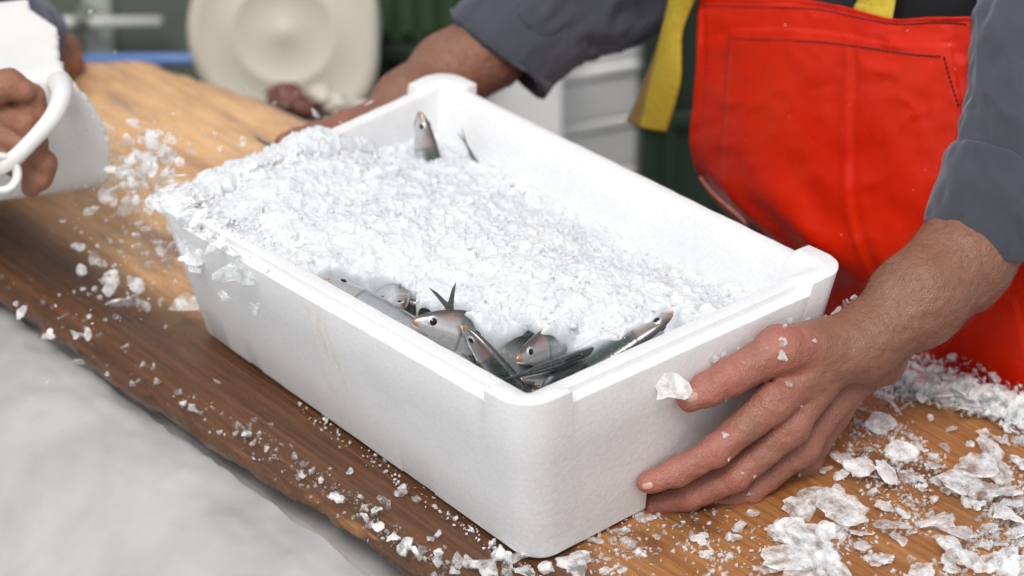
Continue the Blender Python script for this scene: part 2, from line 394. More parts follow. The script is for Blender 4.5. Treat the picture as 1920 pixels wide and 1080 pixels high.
def m_fish():
    t = NT('fish_skin')
    uv = t.node('ShaderNodeUVMap'); s = t.xyz(uv.outputs[0]); tt, vv = s[0], s[1]     # tt 0 snout..1 tail, vv 0 back..1 belly
    c = t.coord()
    n = t.noise(t.coord((1, 1, 1)), 90, 4, .6)
    v2 = t.math('ADD', vv, t.math('MULTIPLY', t.math('SUBTRACT', n, .5), .18))
    col = t.ramp(v2, [(.0, (.018, .028, .026)), (.20, (.026, .042, .032)), (.32, (.075, .095, .09)), (.42, (.22, .25, .26)), (.55, (.50, .52, .53)), (1., (.72, .73, .74))])
    head = t.ramp(tt, [(.20, 1.), (.25, 0.)])
    hc = t.ramp(v2, [(.0, (.06, .055, .05)), (.14, (.10, .085, .075)), (.30, (.34, .33, .32)), (.5, (.58, .57, .56)), (1., (.70, .69, .68))])
    col = t.mix(head, col, hc)
    gill = t.math('MULTIPLY', t.math('MULTIPLY', t.ramp(tt, [(.12, 0.), (.16, 1.), (.2, 1.), (.23, 0.)]), t.ramp(vv, [(.05, 0.), (.2, 1.), (.5, 0.)])), t.ramp(n, [(.45, 0.), (.62, .7)]))
    col = t.mix(gill, col, (.42, .13, .08))
    sn = t.math('MULTIPLY', t.ramp(tt, [(.012, 1.), (.04, 0.)]), t.ramp(n, [(.2, .35), (.55, .85)]))
    col = t.mix(sn, col, (.52, .20, .06))
    col = t.mix(t.math('MULTIPLY', t.ramp(tt, [(.212, 0.), (.222, 1.), (.235, 0.)]), .6), col, (.08, .06, .05))
    col = t.mix(t.math('MULTIPLY', t.ramp(t.noise(t.coord(), 300, 4, .7), [(.5, 0.), (.7, 1.)]), .35), col, (.20, .20, .20))
    sc = t.node('ShaderNodeTexVoronoi'); t.set(sc.inputs['Vector'], t.coord((1, 1, 1))); sc.inputs['Scale'].default_value = 420
    me = t.math('MULTIPLY', t.ramp(v2, [(.15, .15), (.4, .55)]), 1.0)
    return t.done(t.bsdf(col, .22, t.bump(t.math('MULTIPLY', sc.outputs['Distance'], t.math('SUBTRACT', 1., head)), .25, .0006), Metallic=me, Specular_IOR_Level=.7, Coat_Weight=.9, Coat_Roughness=.06))

M = {}
M['foam'] = m_foam('foam_stained', True)
M['foam_far'] = m_foam('foam_far', False, (.90, .905, .91))
M['skin'] = m_skin('skin_worker', (.27, .130, .082), (.42, .158, .118))
M['skin_dark'] = m_skin('skin_scooper', (.26, .12, .065), (.33, .14, .085))
M['nail'] = m_plain('nail', (.56, .32, .25), .28, 40, .1, .05, .0003)
M['shirt'] = m_cloth('shirt_cloth', (.052, .056, .070))
M['dark_cloth'] = m_cloth('dark_cloth', (.010, .011, .013))
M['navy'] = m_cloth('navy_cloth', (.035, .04, .075))
M['apron'] = m_apron()
M['lining'] = m_plain('apron_lining', (.48, .17, .13), .55, 60, .3, .2, .001)
M['thread'] = m_plain('thread', (.035, .008, .006), .8, 200, .2, .1)
M['ice'] = m_ice_heap()
M['ice_grain'] = m_ice_heap('ice_grain', .18)
M['chip'] = m_ice_chip('ice_chip', .56, .34)
M['chip_clear'] = m_ice_chip('ice_chip_clear', .72, .26)
M['chip_white'] = m_ice_chip('ice_chip_white', .40, .32)
M['wood'] = m_wood()
M['fish'] = m_fish()
M['fin'] = m_plain('fish_fin', (.085, .09, .075), .35, 120, .4, .3, .0008)
M['pupil'] = m_plain('fish_pupil', (.008, .008, .012), .08, 50, .1, .0, .001)
M['iris'] = m_plain('fish_iris', (.74, .74, .70), .18, 200, .2, .0, .001, Metallic=.6)
M['jaw'] = m_plain('fish_jaw', (.36, .30, .25), .3, 200, .5, .2, .0005)
def tagst(o): o['kind'] = 'structure'; return o

# ================================================================== the setting
GZ = -0.85
def wet_floor():
    t = NT('wet_floor'); c = t.coord()
    n = t.noise(c, 2.2, 6, .6); col = t.ramp(n, [(.3, (.20, .20, .19)), (.7, (.34, .335, .32))])
    rg = t.ramp(t.noise(c, 1.2, 4), [(.35, .15), (.65, .6)])
    return t.done(t.bsdf(col, rg, t.bump(t.noise(c, 60, 5), .3, .004)))
v = [(-40, -40, GZ), (40, -40, GZ), (40, 40, GZ), (-40, 40, GZ)]
tagst(link('ground', mesh('ground', v, [(0, 1, 2, 3)]), wet_floor(), smooth=False))

# ---- timber slab the box stands on
near_px = [(-160, 408), (-60, 475), (0, 512), (70, 555), (135, 604), (215, 668), (300, 718), (380, 775), (450, 812), (520, 858), (600, 905), (690, 965), (760, 1022), (850, 1082), (950, 1150), (1100, 1255), (1300, 1390)]
far_px = [(-200, 175), (-60, 150), (60, 132), (140, 118), (190, 108), (240, 107), (290, 112), (350, 133), (420, 155), (480, 178), (540, 202), (600, 226), (660, 252)]
near = np.array([pz(x, y, 0)[:2] for x, y in near_px])
far = np.array([pz(x, y, 0)[:2] for x, y in far_px])
far = np.vstack([far, [[-.40, .240], [-.2, .262], [0, .280], [.2, .295], [.35, .338], [.55, .37], [.8, .39]]])
NX, NY = 300, 70
xs = np.linspace(-1.05, .72, NX)
def edge_y(poly, x, seed, amp):
    o = np.argsort(poly[:, 0]); return np.interp(x, poly[o, 0], poly[o, 1]) + amp * fbm(np.stack([x * 28, x * 0, x * 0 + seed], -1), 4, seed)
yn = edge_y(near, xs, 3, .0020); yf = edge_y(far, xs, 7, .004)
TH = .040
V = []; soak = []; pale = []
tj = np.linspace(0, 1, NY) ** 1.0
Xg = np.repeat(xs[:, None], NY, 1); T = np.repeat(tj[None], NX, 0)
Yg = yn[:, None] + (yf - yn)[:, None] * T
dn = Yg - yn[:, None]
Zg = -.012 * np.exp(-np.maximum(dn, 0) / .010) - .006 * np.exp(-np.maximum(yf[:, None] - Yg, 0) / .01)
Zg += .0012 * fbm(np.stack([Xg * 9, Yg * 60, Yg * 0], -1), 4, 5) * smoothstep(0, .05, dn + .03)
top = np.stack([Xg, Yg, Zg], -1)
sk = 1.0 - smoothstep(.055 - .02 * smoothstep(-.2, -.5, Xg), .13, dn)
sk = np.maximum(sk, .75 * np.exp(-((Xg - .36) / .10) ** 2 - ((Yg - .16) / .06) ** 2))
sk = np.maximum(sk, .62 * np.exp(-((Xg - .285) / .05) ** 2 - ((Yg - .0) / .12) ** 2))
sk = sk * (1 - .75 * smoothstep(.22, .34, Xg) * smoothstep(.30, .10, np.abs(Yg + .02)) * smoothstep(-.20, -.1, Yg))
pl = smoothstep(-.18, -.34, Xg) * smoothstep(.05, .13, dn)
# rounded, chewed bark face along the front
NS = 10
side = []; sks = []
for k in range(1, NS + 1):
    a = k / NS
    yy = yn - .006 * math.sin(a * math.pi) + .012 * a ** 3 + .0022 * fbm(np.stack([xs * 60, xs * 0 + a * 3, xs * 0], -1), 4, 11)
    zz = -.012 - (TH - .012) * a + .002 * fbm(np.stack([xs * 60, xs * 0 + a * 4, xs * 0 + 2], -1), 3, 13)
    side.append(np.stack([xs, yy, zz], -1)); sks.append(np.clip(.95 + .5 * fbm(np.stack([xs * 14, xs * 0 + a * 2, xs * 0], -1), 3, 17), 0, 1))
allp = [top[:, j] for j in range(NY)][::-1] + side
soak = np.concatenate([sk[:, j] for j in range(NY)][::-1] + sks); pale = np.concatenate([pl[:, j] for j in range(NY)][::-1] + [xs * 0] * NS)
back = [np.stack([xs, yf - .004, xs * 0 - TH], -1)]
allp = back + allp; soak = np.concatenate([xs * 0 + .4, soak]); pale = np.concatenate([xs * 0, pale])
V = np.concatenate(allp); nr = len(allp)
F = [(i * NX + j, i * NX + j + 1, (i + 1) * NX + j + 1, (i + 1) * NX + j) for i in range(nr - 1) for j in range(NX - 1)]
F += [((nr - 1) * NX + j, (nr - 1) * NX + j + 1, j + 1, j) for j in range(NX - 1)]
me = fast_mesh('timber_slab', V, np.array(F)[:, ::-1]); attr(me, 'soak', soak); attr(me, 'pale', pale)
slab = link('timber_slab', me, M['wood'])
tag(slab, 'thick worn brown timber slab with a rough bark edge, under the foam box', 'table')
# torn splinters on the slab
def sliver(pts, w, name='splinter'):
    p = catmull(pts, 12); rr = w * np.sin(np.linspace(.12, math.pi - .08, 12))
    Vv, Ff = tube(p, rr, 6, ry=rr * .5); me = mesh(name, Vv, Ff); attr(me, 'soak', np.zeros(len(Vv))); attr(me, 'pale', np.zeros(len(Vv)))
    o = link(name, me, M['wood'], slab); return o
sliver([pz(96, 604, -.02), pz(84, 618, -.026), pz(70, 637, -.028)], .0018)
# dark crack beside the long splinter and two trestle beams carrying the slab
M['beam'] = m_plain('trestle_wood', (.12, .075, .05), .7, 12, .4, .4, .003)
for bx, nm in ((-.62, 'far left'), (.42, 'near right')):
    e = empty('trestle', (bx, .05, GZ))
    Vv, Ff = boxvf((bx - .04, -.15, -.115), (bx + .04, .22, -.0425)); adopt(bevel(link('beam', mesh('beam', Vv, Ff), M['beam'], smooth=False), .004), e)
    for yy in (-.10, .18):
        Vv, Ff = boxvf((bx - .03, yy - .03, GZ + .001), (bx + .03, yy + .03, -.116)); adopt(bevel(link('leg', mesh('leg', Vv, Ff), M['beam'], smooth=False), .004), e)
    tag(e, 'wooden trestle under the %s part of the timber slab' % nm, 'trestle')

# ---- big pale tub of ice below the front of the slab
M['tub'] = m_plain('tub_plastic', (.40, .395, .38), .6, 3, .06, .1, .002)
tx0, tx1, ty0, ty1, tz0, tz1 = -.98, .75, -1.05, -.16, GZ + .02, -.06
tw = .045
e = empty('ice_tub', ((tx0 + tx1) / 2, (ty0 + ty1) / 2, GZ))
for nm, lo, hi in (('side_panel', (tx0, ty1 - tw, tz0), (tx1, ty1, tz1)), ('side_panel', (tx0, ty0, tz0), (tx1, ty0 + tw, tz1 - .25)),
                   ('end_panel', (tx0 - tw, ty0, tz0), (tx0 - .001, ty1, tz1)), ('end_panel', (tx1 + .001, ty0, tz0), (tx1 + tw, ty1, tz1)),
                   ('floor_panel', (tx0 + .001, ty0 + tw + .001, tz0), (tx1 - .001, ty1 - tw - .001, tz0 + .04))):
    Vv, Ff = boxvf(lo, hi); adopt(bevel(link(nm, mesh(nm, Vv, Ff), M['tub'], smooth=False), .01, 3), e)
tag(e, 'large pale plastic tub half full of ice, below the front edge of the slab', 'tub')
n = 160
gx, gy = np.meshgrid(np.linspace(tx0 + .002, tx1 - .002, n), np.linspace(ty0 + tw, ty1 - tw - .002, n), indexing='ij')
P3 = np.stack([gx, gy, gx * 0], -1)
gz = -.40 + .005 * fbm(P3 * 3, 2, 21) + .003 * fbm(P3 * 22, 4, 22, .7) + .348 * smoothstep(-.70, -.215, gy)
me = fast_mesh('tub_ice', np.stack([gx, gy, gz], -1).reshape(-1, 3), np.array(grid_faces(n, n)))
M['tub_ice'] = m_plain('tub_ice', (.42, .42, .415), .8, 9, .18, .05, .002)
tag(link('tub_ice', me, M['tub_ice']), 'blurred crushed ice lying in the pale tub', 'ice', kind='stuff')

# ================================================================== the foam box
ZL = .146
TOPC = {(-1, -1): (-.217, -.187), (1, -1): (.2456, -.1664), (1, 1): (.2545, .176), (-1, 1): (-.264, .175)}
BOTC = {(-1, -1): (-.238, -.137), (1, -1): (.2355, -.1467), (1, 1): (.237, .146), (-1, 1): (-.247, .142)}
A0, B0 = .25, .175
def W(p):
    p = np.asarray(p, float); s = p[..., 0] / A0; t = p[..., 1] / B0; k = p[..., 2] / ZL
    o = np.zeros(p.shape[:-1] + (2,))
    for (a, b), c in TOPC.items():
        w = (1 + a * s) * (1 + b * t) * .25
        cc = np.asarray(c) * k[..., None] + np.asarray(BOTC[(a, b)]) * (1 - k[..., None])
        o = o + w[..., None] * cc
    return np.concatenate([o, p[..., 2:]], -1)
def rim_ring(inset, zs, zc, Rr=.028, cap=.047):
    A, B, r = A0 - inset, B0 - inset, max(Rr - inset, .004)
    pts = []
    for ci, (sx, sy) in enumerate(((1, -1), (1, 1), (-1, 1), (-1, -1))):
        a0 = (-90, 0, 90, 180)[ci]
        # straight run into this corner handled by the previous corner's exit
        for k in range(13):
            a = R(a0 + 90 * k / 12); pts.append((sx * (A - r) + r * math.cos(a), sy * (B - r) + r * math.sin(a), zc))
        nx, ny = ((1, 1), (-1, 1), (-1, -1), (1, -1))[ci]
        if ci in (0, 2):            # side runs along y
            d = 1 if ci == 0 else -1; y0 = -d * (B0 - cap); x = sx * A
            seq = [(y0 - d * .0004, zc), (y0 + d * .0004, zs)] + [(y0 + d * 2 * (B0 - cap) * q, zs) for q in np.linspace(.04, .96, 24)] + [(-y0 - d * .0004, zs), (-y0 + d * .0004, zc)]
            pts += [(x, yy, z) for yy, z in seq]
        else:
            d = -1 if ci == 1 else 1; x0 = -d * (A0 - cap); y = sy * B
            seq = [(x0 - d * .0004, zc), (x0 + d * .0004, zs)] + [(x0 + d * 2 * (A0 - cap) * q, zs) for q in np.linspace(.03, .97, 34)] + [(-x0 - d * .0004, zs), (-x0 + d * .0004, zc)]
            pts += [(xx, y, z) for xx, z in seq]
    return np.array(pts)
ZR, ZC = .1525, .1562
rings = [rim_ring(.004, 0, 0), rim_ring(.0, .004, .004), rim_ring(0, .05, .05), rim_ring(0, .10, .10), rim_ring(0, ZL, ZC), rim_ring(.0105, ZL, ZC), rim_ring(.011, ZR, ZC + .0001),
         rim_ring(.0150, ZR, ZC), rim_ring(.0235, ZR, ZR + .0002), rim_ring(.0262, ZR - .03, ZR - .03), rim_ring(.029, .05, .05), rim_ring(.031, .022, .022)]
nv = len(rings[0]); Vb = np.concatenate(rings)
# hand-moulded unevenness of the beads along every edge
Vb = Vb + .00035 * np.stack([fbm(Vb * 90, 3, 31 + k) for k in range(3)], -1)
Vb = W(Vb)
Fb = [(i * nv + j, i * nv + (j + 1) % nv, (i + 1) * nv + (j + 1) % nv, (i + 1) * nv + j) for i in range(len(rings) - 1) for j in range(nv)]
Fb += [tuple(range(nv))[::-1], tuple((len(rings) - 1) * nv + j for j in range(nv))]
box = link('foam_box', mesh('foam_box', Vb, Fb), M['foam'], smooth=False)
cut = []
def cutter(lo, hi):
    Vc, Fc = boxvf(lo, hi); c = link('cut', mesh('cut', Vc, Fc), smooth=False); cut.append(c)
    m = box.modifiers.new('b', 'BOOLEAN'); m.object = c; m.operation = 'DIFFERENCE'; m.solver = 'EXACT'
cutter((.195, -.031, -.02), (.30, .075, .021))           # grip recess under the right-hand end
cutter((-.30, -.07, -.02), (-.20, .07, .021))
for a, b in ((-.152, -.132), (.068, .112)): cutter((a, -.30, -.02), (b, -.10, .0055))
bevel(box, .0011, 2, 30)
bake(box)
for c in cut: bpy.data.objects.remove(c)
box.data.polygons.foreach_set('use_smooth', [True] * len(box.data.polygons))
box.data.set_sharp_from_angle(angle=R(40))
box.location.z = .0015
tag(box, 'white foam fish box heaped with crushed ice, held by two hands on the slab', 'box')

# ================================================================== fish
def fish_meshes(L, bend=0.0, hk=1.0):
    tt = np.array([0, .012, .03, .06, .10, .14, .18, .215, .225, .24, .30, .38, .48, .58, .68, .77, .85, .91, .95])
    hh = np.interp(tt, [0, .012, .03, .06, .10, .14, .2, .3, .42, .55, .68, .8, .9, .95], [.006, .017, .029, .045, .061, .073, .084, .100, .108, .098, .076, .048, .029, .027]) * hk
    ww = np.interp(tt, [0, .012, .03, .06, .12, .2, .35, .5, .7, .85, .95], [.004, .011, .018, .026, .037, .045, .052, .048, .032, .017, .007])
    k = np.where(tt == .215, 1.035, np.where(tt == .225, .985, 1.0)); hh, ww = hh * k, ww * k
    ns, nth = len(tt), 28
    V = []; UV = []
    def spine(t):
        a = bend * (t - .0); 
        if abs(bend) < 1e-4: return np.array([-t * L, 0, 0]), np.array([0, 0, 1.0])
        r = L / bend
        return np.array([-math.sin(a) * r, 0, (1 - math.cos(a)) * r]), np.array([math.sin(a), 0, math.cos(a)])
    for i in range(ns):
        c, nz = spine(tt[i])
        for j in range(nth):
            a = 2 * math.pi * j / nth        # 0 = back
            cz = math.cos(a); sy = math.sin(a)
            z = hh[i] * L * (cz if cz > 0 else cz * 1.12)
            y = ww[i] * L * sy * (1 - .25 * max(0, -cz) ** 2)
            V.append(c + nz * (z + .004 * L) + np.array([0, y, 0])); UV.append((tt[i], (1 - cz) / 2))
    F = [(i * nth + j, (i + 1) * nth + j, (i + 1) * nth + (j + 1) % nth, i * nth + (j + 1) % nth) for i in range(ns - 1) for j in range(nth)]
    F += [tuple(range(nth)), tuple((ns - 1) * nth + j for j in range(nth))[::-1]]
    body = mesh('body', V, F); uvl = body.uv_layers.new(name='UVMap')
    for lp in body.loops: uvl.data[lp.index].uv = UV[lp.vertex_index]
    # forked tail
    c, nz = spine(.93); c2, _ = spine(1.0); d = norm(c2 - c)
    def tail():
        pts = [(0, .026), (.3, .042), (.8, .085), (1.25, .125), (.95, .068), (.55, .022), (.38, 0), (.55, -.022), (.95, -.068), (1.25, -.125), (.8, -.085), (.3, -.042), (0, -.026)]
        pts = pts + [(0, 0)]; v = []
        for sgn in (1, -1):
            for a, b in pts: v.append(c + d * a * .13 * L + nz * (b * L * .95 + .004 * L) + np.array([0, sgn * (.0040 * L * (1.1 - a * .75)), 0]))
        m = len(pts); r_ = m - 1; f = []
        for tri in ((r_, 0, 1), (r_, 1, 5), (r_, 5, 6), (1, 2, 5), (2, 4, 5), (2, 3, 4), (r_, 6, 7), (r_, 7, 11), (r_, 11, 12), (7, 10, 11), (7, 8, 10), (8, 9, 10)): f += [tri, tuple(m + q for q in tri[::-1])]
        f += [(i + 1, i, m + i, m + i + 1) for i in range(m - 2)]
        return mesh('tail_fin', v, f)
    def fin(t0, t1, sgn, hgt, back):
        v = []; n = 7
        for s2 in (1, -1):
            for q in np.linspace(0, 1, n):
                t = t0 + (t1 - t0) * q; cc, nn = spine(t); h0 = np.interp(t, tt, hh) * (1 if sgn > 0 else 1.12)
                v.append(cc + nn * (sgn * h0 * .93 * L) + np.array([0, s2 * .003 * L, 0]))
            for q in np.linspace(0, 1, n):
                t = t0 + (t1 - t0) * q; cc, nn = spine(t + back); h0 = np.interp(t, tt, hh) * (1 if sgn > 0 else 1.12)
                v.append(cc + nn * (sgn * (h0 + hgt * math.sin(.35 + q * 2.5)) * L) + np.array([0, s2 * .001 * L, 0]))
        f = [(i, i + 1, n + i + 1, n + i) for i in range(n - 1)]; f += [tuple(2 * n + k for k in q[::-1]) for q in f]
        return mesh('fin', v, f)
    def disc(r, bulge, cen, side, name):
        v = []; n = 14
        for k, rr in enumerate((1., .7, .35)):
            for j in range(n):
                a = 2 * math.pi * j / n; v.append(cen + np.array([math.cos(a) * r * rr, side * bulge * (1 - rr ** 2), math.sin(a) * r * rr]))
        v.append(cen + np.array([0, side * bulge, 0])); f = []
        for k in range(2): f += [(k * n + j, k * n + (j + 1) % n, (k + 1) * n + (j + 1) % n, (k + 1) * n + j) for j in range(n)]
        f += [(2 * n + j, 2 * n + (j + 1) % n, 3 * n) for j in range(n)]
        return mesh(name, v, f)
    eyes = []
    ce, ne = spine(.088); w = np.interp(.088, tt, ww) * L
    for side in (1, -1):
        cen = ce + ne * (.020 * L) + np.array([0, side * w * .82, 0])
        eyes.append((disc(.028 * L, .012 * L, cen, side, 'eye'), disc(.0175 * L, .0075 * L, cen + np.array([0, side * .0070 * L, 0]), side, 'pupil')))
    # lower jaw: a small wedge under the snout, slightly open
    jv, jf = tube([np.array([.004 * L, 0, -.012 * L]), np.array([-.03 * L, 0, -.026 * L]), np.array([-.085 * L, 0, -.048 * L])], [.006 * L, .012 * L, .018 * L], 10, ry=[.004 * L, .008 * L, .010 * L])
    jaw = mesh('jaw', jv, jf)
    return body, tail(), [fin(.44, .56, 1, .055, .03), fin(.50, .55, -1, .04, .04), fin(.70, .84, -1, .02, .02)], eyes, jaw
FISH = []
def put_fish(snout, tailward, up, L, label, bend=0.0, hk=1.0, buried=False):
    """snout point, direction from snout to tail, direction of the back"""
    xh = -norm(tailward); zh = np.asarray(up, float) - xh * (np.asarray(up) @ xh); zh = norm(zh); yh = np.cross(zh, xh)
    Mx = Matrix(((xh[0], yh[0], zh[0], snout[0]), (xh[1], yh[1], zh[1], snout[1]), (xh[2], yh[2], zh[2], snout[2]), (0, 0, 0, 1)))
    e = empty('fish'); e.matrix_world = Mx
    body, tl, fins, eyes, jaw = fish_meshes(L, bend, hk)
    b = link('body', body, M['fish'], e); bm = b.modifiers.new('s', 'SUBSURF'); bm.levels = bm.render_levels = 1
    if not buried:
        link('tail_fin', tl, M['fin'], e, smooth=False)
        for f in fins: link('fin', f, M['fin'], e)
    for ey, pu in eyes:
        o = link('eye', ey, M['iris'], e); link('pupil', pu, M['pupil'], o)
    link('jaw', jaw, M['jaw'], e)
    tag(e, label, 'fish', 'silver fish in the iced box'); FISH.append(b); return e
def dirpx(a, b, za, zb): return pz(b[0], b[1], zb) - pz(a[0], a[1], za)
toward = -FW
UPZ = np.array([0, 0, 1.0])
FL = .155
# F1 upright head in the back corner
s0 = pz(787, 209, .158); put_fish(s0, -UP * 1.0 + RT * .16 + FW * .15, norm(RT * .75 + toward * .55), FL, 'fish head poking straight up out of the ice in the back corner of the box', hk=.95)
# F2 silver fish along the long left wall
s0 = pz(612, 523, .150); put_fish(s0, dirpx((612, 523), (780, 622), .150, .128), norm(UP * .5 - toward * .9 - RT * .1), FL, 'bright silver fish lying along the long left wall of the box')
# F3 head just right of it, facing down-left
s0 = pz(748, 584, .137); put_fish(s0, pz(730, 520, .115) - s0, norm(RT * .8 + toward * .25 + UP * .1), FL * .85, 'small fish head facing the left wall, behind the bright silver fish')
# F4 tail standing up
s1 = pz(833, 548, .160)
tl = norm(UP * .92 - RT * .28 + toward * .1); put_fish(s1 - tl * FL * .92, tl, norm(RT * .55 + UP * .2 + toward * .6), FL * .88, 'fish buried head down with its forked tail sticking up out of the ice')
# F5 large head facing left, body sweeping right under the ice
s0 = pz(773, 604, .146); put_fish(s0, pz(1010, 640, .118) - s0, norm(UP * .85 + toward * .1 - RT * .1), FL * 1.12, 'largest fish head facing left, reddish gill cover, beside the left wall', bend=-.45, hk=1.12, buried=True)
# F6 dark head pointing up in front of it
s0 = pz(868, 610, .149); put_fish(s0, pz(955, 725, .105) - s0, norm(RT * .55 + UP * .2 + toward * .75), FL * .95, 'dark backed fish with orange snout pointing up, crossing in front of the largest head')
# F7 white head facing left-down
s0 = pz(968, 676, .128); put_fish(s0, pz(1100, 612, .122) - s0, norm(-RT * .35 + UP * .6 + toward * .35), FL * .95, 'shiny silver fish head with open mouth facing down towards the near corner', buried=True)
# F8 body along the right wall, dark back
s0 = pz(1185, 640, .118); put_fish(s0, pz(985, 700, .120) - s0, norm(toward * .9 + UP * .15 + RT * .1), FL * .78, 'fish with dark green back lying along the right end wall by the near corner')
# F9 in the near corner
s0 = pz(975, 712, .108); put_fish(s0, pz(1100, 690, .092) - s0, norm(-toward * .2 + UP * .6 - RT * .6), FL * .8, 'silver fish lowest in the near corner of the box')
put_fish(pz(1010, 728, .100), pz(930, 660, .080) - pz(1010, 728, .100), norm(UP * .6 + RT * .6 + toward * .3), FL * .9, 'dark fish deep in the near corner under the silver ones')
put_fish(pz(905, 640, .118), pz(1010, 700, .098) - pz(905, 640, .118), norm(UP * .8 + toward * .5), FL * .9, 'dark backed fish squeezed between the orange snouted fish and the left wall')
put_fish(pz(1120, 655, .112), pz(1010, 690, .090) - pz(1120, 655, .112), norm(UP * .7 + toward * .6), FL * .85, 'dark fish under the one along the right end wall')
put_fish(pz(700, 560, .128), pz(850, 610, .108) - pz(700, 560, .128), norm(UP * .75 + toward * .6), FL * .9, 'dark fish wedged under the small head by the left wall')
# F10 white head at the right wall
s0 = pz(1262, 588, .153); put_fish(s0, pz(1115, 672, .120) - s0, norm(toward * .75 + RT * .55 - UP * .25), FL, 'gleaming white fish with its snout resting up against the right end wall')
# F11 fin tip by the far wall
s0 = pz(1345, 500, .112); put_fish(s0 - np.array([0, 0, .0]), norm(-UPZ * .7 - RT * .7), norm(UP), FL * .8, 'fish tip barely showing in the ice by the far right corner')
# F12, F13 frosted ones at the far left
s0 = pz(742, 244, .122); put_fish(s0, pz(660, 256, .116) - s0, norm(UP), FL * .8, 'frosted fish almost buried in the ice by the far end wall')
s1 = pz(855, 232, .140); tl = norm(UP * .7 - RT * .35); put_fish(s1 - tl * FL * .72, tl, norm(RT * .3 + toward), FL * .62, 'fish tail tip standing in the ice right of the upright fish head')

bpy.context.view_layer.update()
fv_, ff_ = [], []
for b in FISH:
    if any(w in b.parent['label'] for w in ('tail', 'straight up', 'frosted', 'fish tip')): continue
    k = len(fv_); mw = b.matrix_world; fv_ += [tuple(mw @ v.co) for v in b.data.vertices]; ff_ += [tuple(q + k for q in p.vertices) for p in b.data.polygons]
BV_FISH = BVHTree.FromPolygons(fv_, ff_)
# where the photo shows bare fish; elsewhere the ice lies over them
SHOW = [[(596, 516), (640, 512), (705, 542), (770, 584), (800, 625), (740, 612), (600, 540)],
        [(692, 526), (730, 528), (772, 548), (775, 592), (745, 596), (716, 566)],
        [(756, 594), (790, 572), (850, 576), (884, 590), (905, 640), (880, 690), (800, 640)],
        [(856, 600), (890, 606), (930, 650), (968, 640), (1000, 622), (1040, 630), (1060, 660), (1120, 650), (1190, 632), (1175, 665), (1080, 710), (1000, 745), (900, 700)],
        [(1270, 572), (1282, 612), (1150, 690), (1090, 700), (1170, 636), (1232, 590)]]
def in_poly(x, y, poly):
    c_ = False; n_ = len(poly)
    for i in range(n_):
        (x1, y1), (x2, y2) = poly[i], poly[(i + 1) % n_]
        if (y1 > y) != (y2 > y) and x < (x2 - x1) * (y - y1) / (y2 - y1) + x1: c_ = not c_
    return c_
def to_px(p):
    q = np.asarray(p) - CAM; z = q @ FW; return 960 + FPX * (q @ RT) / z, 540 - FPX * (q @ UP) / z
# ================================================================== crushed ice in the box
CP = np.array([(-.25, -.17, .156), (-.25, -.09, .156), (-.25, 0, .147), (-.25, .06, .128), (-.235, .11, .122), (-.235, .15, .112), (-.19, .15, .100), (-.205, .105, .124), (-.18, .11, .118),
               (-.17, -.165, .154), (-.16, -.1, .160), (-.15, 0, .150), (-.15, .08, .124), (-.12, .15, .103),
               (-.08, -.155, .147), (-.07, -.08, .154), (-.05, 0, .152), (-.05, .09, .130), (-.03, .15, .098),
               (.03, -.155, .110), (.03, -.115, .130), (.04, -.06, .148), (.05, .03, .146), (.06, .10, .122), (.07, .15, .097),
               (.11, -.15, .080), (.11, -.11, .104), (.08, -.13, .104), (.12, -.05, .142), (.13, .03, .143), (.14, .10, .125), (.15, .15, .104),
               (.17, -.13, .075), (.15, -.10, .095), (.19, -.09, .090), (.17, -.06, .116), (.20, -.03, .138), (.20, .04, .146), (.20, .10, .138), (.20, .14, .120), (.21, -.14, .06), (.225, -.06, .110), (.225, -.10, .08)])
def ice_z(x, y):
    d2 = (x[..., None] - CP[:, 0]) ** 2 + (y[..., None] - CP[:, 1]) ** 2
    w = np.exp(-d2 / (2 * .034 ** 2)) + 1e-7
    return (w * CP[:, 2]).sum(-1) / w.sum(-1)
def inner_pt(s, t, z):           # s,t in -1..1 inside the inner walls
    r = .0225
    return W(np.stack([s * (A0 - r), t * (B0 - r), np.broadcast_to(z, s.shape)], -1))
n1, n2 = 640, 430
S, Tt = np.meshgrid(np.linspace(-1, 1, n1), np.linspace(-1, 1, n2), indexing='ij')
bxy = np.stack([S * .228, Tt * .153], -1)
def plates(X, Y, Zb, n, seed, rmin, rmax, pw, tilt, lift):
    """lay n overlapping tilted ice flakes into a height map"""
    rg = np.random.default_rng(seed); H = Zb.copy(); nx, ny = X.shape
    Zs = Zb.copy()
    for _ in range(6): Zs[1:-1, 1:-1] = (Zs[1:-1, 1:-1] + Zs[:-2, 1:-1] + Zs[2:, 1:-1] + Zs[1:-1, :-2] + Zs[1:-1, 2:]) / 5
    x0, dx = X[0, 0], X[1, 0] - X[0, 0]; y0, dy = Y[0, 0], Y[0, 1] - Y[0, 0]
    for _ in range(n):
        i, j = rg.integers(nx), rg.integers(ny); r = rmin + (rmax - rmin) * rg.random() ** pw
        wi, wj = int(r * 1.4 / dx) + 1, int(r * 1.4 / dy) + 1
        sl = (slice(max(0, i - wi), i + wi + 1), slice(max(0, j - wj), j + wj + 1))
        ddx, ddy = X[sl] - X[i, j], Y[sl] - Y[i, j]; th = np.arctan2(ddy, ddx); k = rg.integers(2, 5)
        rr = r * (1 + .25 * np.cos(k * th + rg.uniform(0, 6.3)) + .14 * np.cos((k + 3) * th + rg.uniform(0, 6.3)))
        gx_, gy_ = rg.normal(0, tilt, 2)
        pl_ = Zs[sl] + lift * rg.uniform(.3, 1.4) + np.clip(gx_ * ddx + gy_ * ddy, -.0035, .0035)
        ins = ddx * ddx + ddy * ddy < rr * rr
        H[sl] = np.where(ins, np.maximum(H[sl], pl_), H[sl])
    return H
zz = ice_z(bxy[..., 0], bxy[..., 1])
P3 = np.stack([bxy[..., 0], bxy[..., 1], zz], -1)
